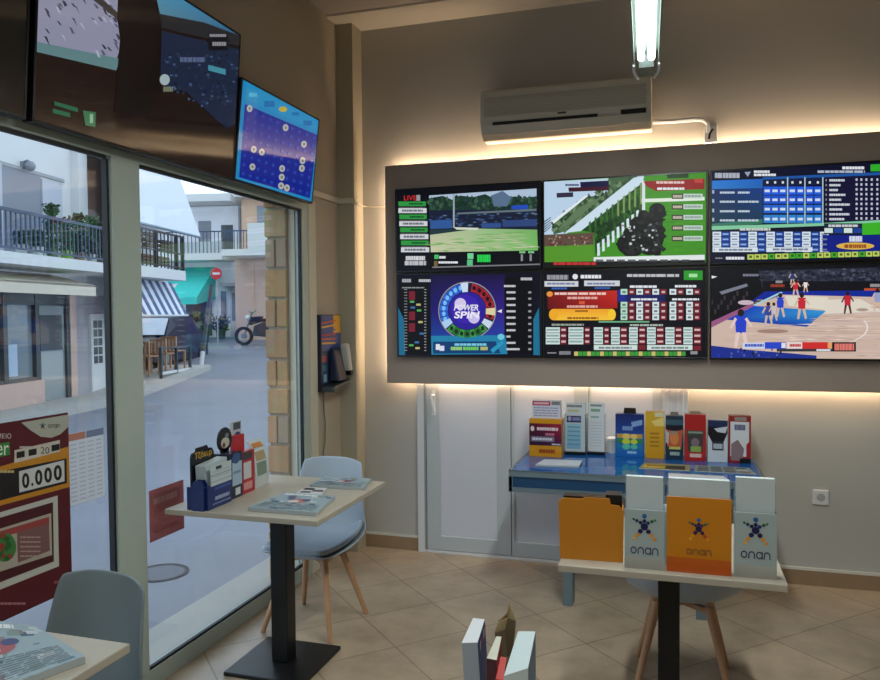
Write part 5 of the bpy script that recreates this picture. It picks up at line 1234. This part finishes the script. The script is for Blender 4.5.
# slatted chairs, post, planter edge outside the cafe
for k, (N, s) in enumerate(((-7.3, 11.35), (-7.12, 11.78), (-7.1, 12.25))):
    t = st('slatted_chair', ['wooden slatted terrace chair nearest the dark post, leftmost', 'wooden slatted terrace chair in the middle', 'wooden slatted terrace chair nearest the parked car'][k], 'chair', N, s, gz(s) + .13, math.radians(-8), 'terrace chairs')
    for x in (-.19, .19):
        MB().box(x - .02, x + .02, -.2, -.16, 0, .78).build('leg', M_wood, t); MB().box(x - .02, x + .02, .16, .2, 0, .42).build('leg', M_wood, t)
    MB().box(-.21, .21, -.2, .2, .42, .45).build('seat', M_wood, t)
    f = MB().box(-.19, .19, -.2, -.17, .72, .78)
    for x in (-.1, -.0, .1): f.box(x - .025, x + .025, -.2, -.17, .45, .74)
    f.build('backrest', M_wood, t)
t = st('terrace_barrier', 'low white based rail in front of the terrace chairs', 'barrier', -6.75, 11.5, gz(11.5) + .1)
MB().box(-.03, .03, -.6, .9, .06, .12).build('bottom_rail', M_wht, t); MB().box(-.02, .02, -.6, .9, .62, .66).build('top_rail', M_darkfr, t)
for y in (-.6, .15, .87): MB().box(-.03, .03, y, y + .05, -.02, .66).build('barrier_post', M_darkfr, t)
t = st('leaning_post', 'dark pole slanting up beside the terrace to the green awning', 'pole', -6.75, 13.2, gz(13.2))
MB().cyl((0, -.2, 0), (.02, .5, 2.1), .05, n=10).build('pole_shaft', M_darkfr, t); MB().cyl((0, -.2, 0), (.0, -.06, .42), .054, n=10).build('white_band', M_wht, t)
# parked car
t = st('parked_car', 'dark navy parked car with pale windscreen beyond the terrace chairs', 'car', -8.55, 14.3, gz(13.4) - .05, math.radians(0))
M_navy = mat('car_navy', c(20, 25, 52), .4)
def loft(m, secs):
    n = len(secs[0]); vs = [p for s in secs for p in s]; fs = [(i * n + k, i * n + (k + 1) % n, (i + 1) * n + (k + 1) % n, (i + 1) * n + k) for i in range(len(secs) - 1) for k in range(n)]
    fs += [tuple(range(n))[::-1], tuple(range((len(secs) - 1) * n, len(secs) * n))]; return m.raw(vs, fs)
def carsec(y, zb, zt, w, wt): return [(-w, y, zb), (w, y, zb), (w, y, zb + (zt - zb) * .6), (wt, y, zt), (-wt, y, zt), (-w, y, zb + (zt - zb) * .6)]
loft(MB(), [carsec(-1.72, .28, .55, .62, .56), carsec(-1.62, .2, .68, .76, .7), carsec(-.9, .18, .82, .8, .74), carsec(.9, .18, .86, .8, .76), carsec(1.6, .22, .84, .76, .7), carsec(1.72, .34, .7, .66, .6)]).build('body', M_navy, t, bevel=.03)
loft(MB(), [[(-.74, -.95, .80), (.74, -.95, .80), (.74, -.93, .81), (.74, -.92, .82), (-.74, -.92, .82), (-.74, -.93, .81)], carsec(-.35, .8, 1.30, .74, .60), carsec(.8, .8, 1.36, .74, .60), carsec(1.5, .8, .9, .72, .66)]).build('cabin', M_navy, t, bevel=.02)
MB().hexa([(-.68, -.93, .86), (.68, -.93, .86), (.56, -.42, 1.27), (-.56, -.42, 1.27)], [(-.68, -.95, .87), (.68, -.95, .87), (.56, -.44, 1.29), (-.56, -.44, 1.29)]).build('windscreen', mat('pale_windscreen', c(200, 208, 220), .2), t)
for s in (-1, 1):
    MB().cyl((s * .5, -1.66, .58), (s * .5, -1.7, .57), .09, n=14).build('headlight', M_wht, t)
    for y in (-1.12, 1.12):
        o = MB().cyl((s * .66, y, .28), (s * .82, y, .28), .28, n=20).build('wheel', M_gasket, t); MB().cyl((s * .815, y, .28), (s * .83, y, .28), .17, n=16).build('hub', M_greymetal, o)
MB().box(-.26, .26, -1.76, -1.72, .34, .44).build('number_plate', M_wht, t)
MB().box(-.6, .6, -1.75, -1.68, .24, .34).build('bumper', M_gasket, t)

# far house B facing along the street
t = st('far_house', 'white two storey house with balcony closing the end of the street', 'building', -9.0, 20, .7)
MB().box(-3.2, .72, 0, 5, -.3, 4.6).build('wall', M_wht2, t)
MB().box(-3.2, .7, -1.0, 5, 4.62, 4.86).build('roof_eave', M_wht, t)
MB().box(-3.2, .45, -1.1, 0, 2.70, 2.92).build('balcony_slab', M_wht, t)
f = MB().box(-3.2, .45, -1.08, -1.05, 3.6, 3.64); x = -3.2
while x < .45: f.box(x, x + .02, -1.075, -1.055, 2.9, 3.62); x += .13
f.build('balcony_railing', M_rail, t)
MB().box(-3.2, .45, -1.03, -1.0, 2.92, 3.3).build('railing_screen', mat('railing_screen_grey', c(190, 196, 202), .6), t)
for x0, x1, z0, z1, nm, m in ((-.80, -.38, 2.92, 4.1, 'balcony_door', M_shut), (.0, .4, 3.1, 3.95, 'upper_window', M_darkfr), (-.05, .12, .4, 1.7, 'side_window', M_shut), (-1.3, -.4, .2, 1.5, 'shop_opening', M_darkfr)):
    MB().box(x0, x1, -.04, 0, z0, z1).build(nm, m, t)
o = MB().box(.28, .70, -.06, 0, .12, 1.8).build('front_door', M_wht, t)
f = MB()
for x in (.34, .52): f.box(x, x + .12, -.065, -.06, .7, 1.65)
f.build('door_panes', M_shut, o)
MB().box(.1, .72, -.5, 0, 1.85, 1.97).build('door_canopy', M_greyw, t)
MB().cyl((.68, -.1, 0), (.68, -.1, 4.6), .05, n=8).build('drainpipe', M_greyw, t)
MB().box(.5, .56, .3, .4, 4.86, 5.4).build('chimney_pole', M_darkfr, t)
t = st('peach_house', 'peach house with solid white balcony at the far right of the street', 'building', -7.35, 18.9, .7)
MB().box(-.86, 3.0, .2, 5, -.3, 2.75).build('lower_wall', M_peach, t)
MB().box(-.75, 3.0, .6, 5, 2.75, 4.75).build('upper_wall', M_tan, t)
MB().box(-.86, 3.0, .2, 5, 4.75, 4.95).build('roof_slab', M_wht, t)
MB().box(-.85, 2.5, -.9, .6, 2.75, 2.95).build('balcony_slab', M_wht, t)
MB().box(-.0, 2.5, -.9, -.8, 2.95, 3.75).build('balcony_parapet', M_wht, t)
f = MB().box(-.85, 0, -.9, -.87, 3.5, 3.54); x = -.85
while x < 0: f.box(x, x + .02, -.89, -.875, 2.95, 3.5); x += .1
f.build('balcony_railing', M_rail, t)
MB().box(-.2, .25, .55, .6, 2.95, 4.5).build('window', M_shut, t)
MB().box(-.25, -.2, .18, .2, -.2, 2.7).build('wall_joint', M_tan, t)
t = st('green_awning', 'turquoise awning over the shop left of the no entry sign', 'awning', -8.78, 19.95, .7)
M_green = mat('turquoise_canvas', c(64, 196, 184), .9)
MB().hexa([(-1.9, 0, 2.5), (-.45, 0, 2.5), (-.45, -1.5, 1.45), (-1.9, -1.5, 1.45)], [(-1.9, 0, 2.53), (-.45, 0, 2.53), (-.45, -1.5, 1.48), (-1.9, -1.5, 1.48)]).build('canopy', M_green, t)
MB().hexa([(-1.75, -.95, 1.86), (-1.4, -.8, 1.96), (-1.4, -1.0, 1.82), (-1.75, -1.2, 1.69)], [(-1.75, -.95, 1.875), (-1.4, -.8, 1.975), (-1.4, -1.0, 1.835), (-1.75, -1.2, 1.705)]).build('white_mark', M_wht, t)
MB().prism([(0, 2.5), (-1.5, 1.45), (-1.5, 1.25), (0, 1.45)], -.46, -.45, 'x').build('side_cloth', M_green, t)
MB().box(-1.9, -.45, -1.51, -1.49, 1.25, 1.47).build('valance', M_green, t)
t = st('no_entry_sign', 'round red no entry sign with white bar near the turquoise awning', 'traffic sign', -8.34, 17.9, gz(17.9))
MB().cyl((0, .03, 0), (0, .03, 2.4), .022, n=10).build('sign_post', M_greyw, t)
MB().cyl((0, 0, 2.22), (0, -.02, 2.22), .18, n=28).build('sign_disc', mat('sign_red', c(196, 36, 50), .5), t)
MB().box(-.12, .12, -.026, -.02, 2.185, 2.255).build('white_bar', M_wht, t)
t = st('motorcycle', 'dark motorcycle parked before the peach house', 'motorcycle', -6.82, 17.6, gz(17.7))
for y in (-.0, ): pass
for x in (-.55, .62):
    f = MB()
    for k in range(20):
        a0, a1 = 2 * PI * k / 20, 2 * PI * (k + 1) / 20
        f.hexa([(x + r * math.cos(q), -.04, .29 + r * math.sin(q)) for r, q in ((.2, a0), (.29, a0), (.29, a1), (.2, a1))], [(x + r * math.cos(q), .04, .29 + r * math.sin(q)) for r, q in ((.2, a0), (.29, a0), (.29, a1), (.2, a1))])
    o = f.build('wheel', M_gasket, t); MB().cyl((x, -.05, .29), (x, .05, .29), .08, n=12).build('hub', M_greymetal, o)
MB().prism([(-.25, .3), (.3, .25), (.35, .6), (.1, .72), (-.2, .6)], -.1, .1, 'y').build('engine', mat('engine_grey', c(60, 62, 70), .4), t, bevel=.02)
MB().prism([(-.35, .62), (.0, .72), (.05, .9), (-.3, .88)], -.13, .13, 'y').build('fuel_tank', M_navy, t, bevel=.03)
MB().prism([(0, .72), (.75, .74), (.8, .86), (.05, .82)], -.12, .12, 'y').build('saddle', M_gasket, t, bevel=.02)
f = MB().tube([(-.55, 0, .29), (-.3, 0, .95), (-.28, 0, 1.0)], .03).tube([(-.26, -.3, 1.05), (-.3, 0, 1.0), (-.26, .3, 1.05)], .02); f.build('fork', M_greymetal, t)
MB().sphere((-.42, 0, .85), .09, 12).build('headlight', M_wht, t, smooth=True)
for k, (N, s, h) in enumerate(((-9.55, 18.9, .9), (-8.82, 19.35, .7), (-8.95, 18.3, 1.1))):
    t = st('street_planter', ['dark leafy street plant by the turquoise awning, behind the sign', 'smaller street plant beside the white house door', 'tallest dark street plant, nearest the parked car'][k], 'potted plant', N, s, gz(s), group='plants at the far house')
    MB().lathe([(.13, 0), (.17, .3), (.15, .3)], n=12).build('pot', M_darkfr, t, smooth=True)
    f = MB(); r = random.Random(40 + k)
    for q in range(140):
        a, rr, zz = r.uniform(0, 6.28), r.uniform(.02, .25), .28 + r.random() * h * .6
        p = Vector((rr * math.cos(a), rr * math.sin(a), zz)); d = Vector((r.uniform(-1, 1), r.uniform(-1, 1), r.uniform(-.2, 1))).normalized(); e = d.orthogonal().normalized() * .04
        f.face([p - e * .2, p + d * .07 - e, p + d * .15, p + d * .07 + e])
    tag(f.build('foliage', M_leafm, t, recalc=False), kind='stuff'); MB().cyl((0, 0, .25), (0, 0, .28 + h * .5), .02, n=6).build('stem', M_brown, t)

# ------------------------------------------------------------------ light and view
wd = D.worlds.new('overcast_sky'); SC.world = wd; wd.use_nodes = True
bg = wd.node_tree.nodes['Background']
bg.inputs['Color'].default_value = (.72, .85, 1.0, 1); bg.inputs['Strength'].default_value = 2.1
pl = D.lights.new('window_portal', 'AREA'); pl.shape = 'RECTANGLE'; pl.size = 3.3; pl.size_y = 2.1; pl.cycles.is_portal = True
po = D.objects.new('window_portal', pl); COL.objects.link(po); po.location = (-.08, -2.28, 1.12); po.rotation_euler = (0, -PI / 2, 0)
vs = SC.view_settings
vs.view_transform = 'Standard'; vs.look = 'None'; vs.gamma = 1; vs.use_curve_mapping = False; vs.exposure = 0.0
SC.cycles.use_denoising = True
SC.cycles.max_bounces = 10; SC.cycles.diffuse_bounces = 5; SC.cycles.transparent_max_bounces = 16
SC.cycles.sample_clamp_indirect = 6
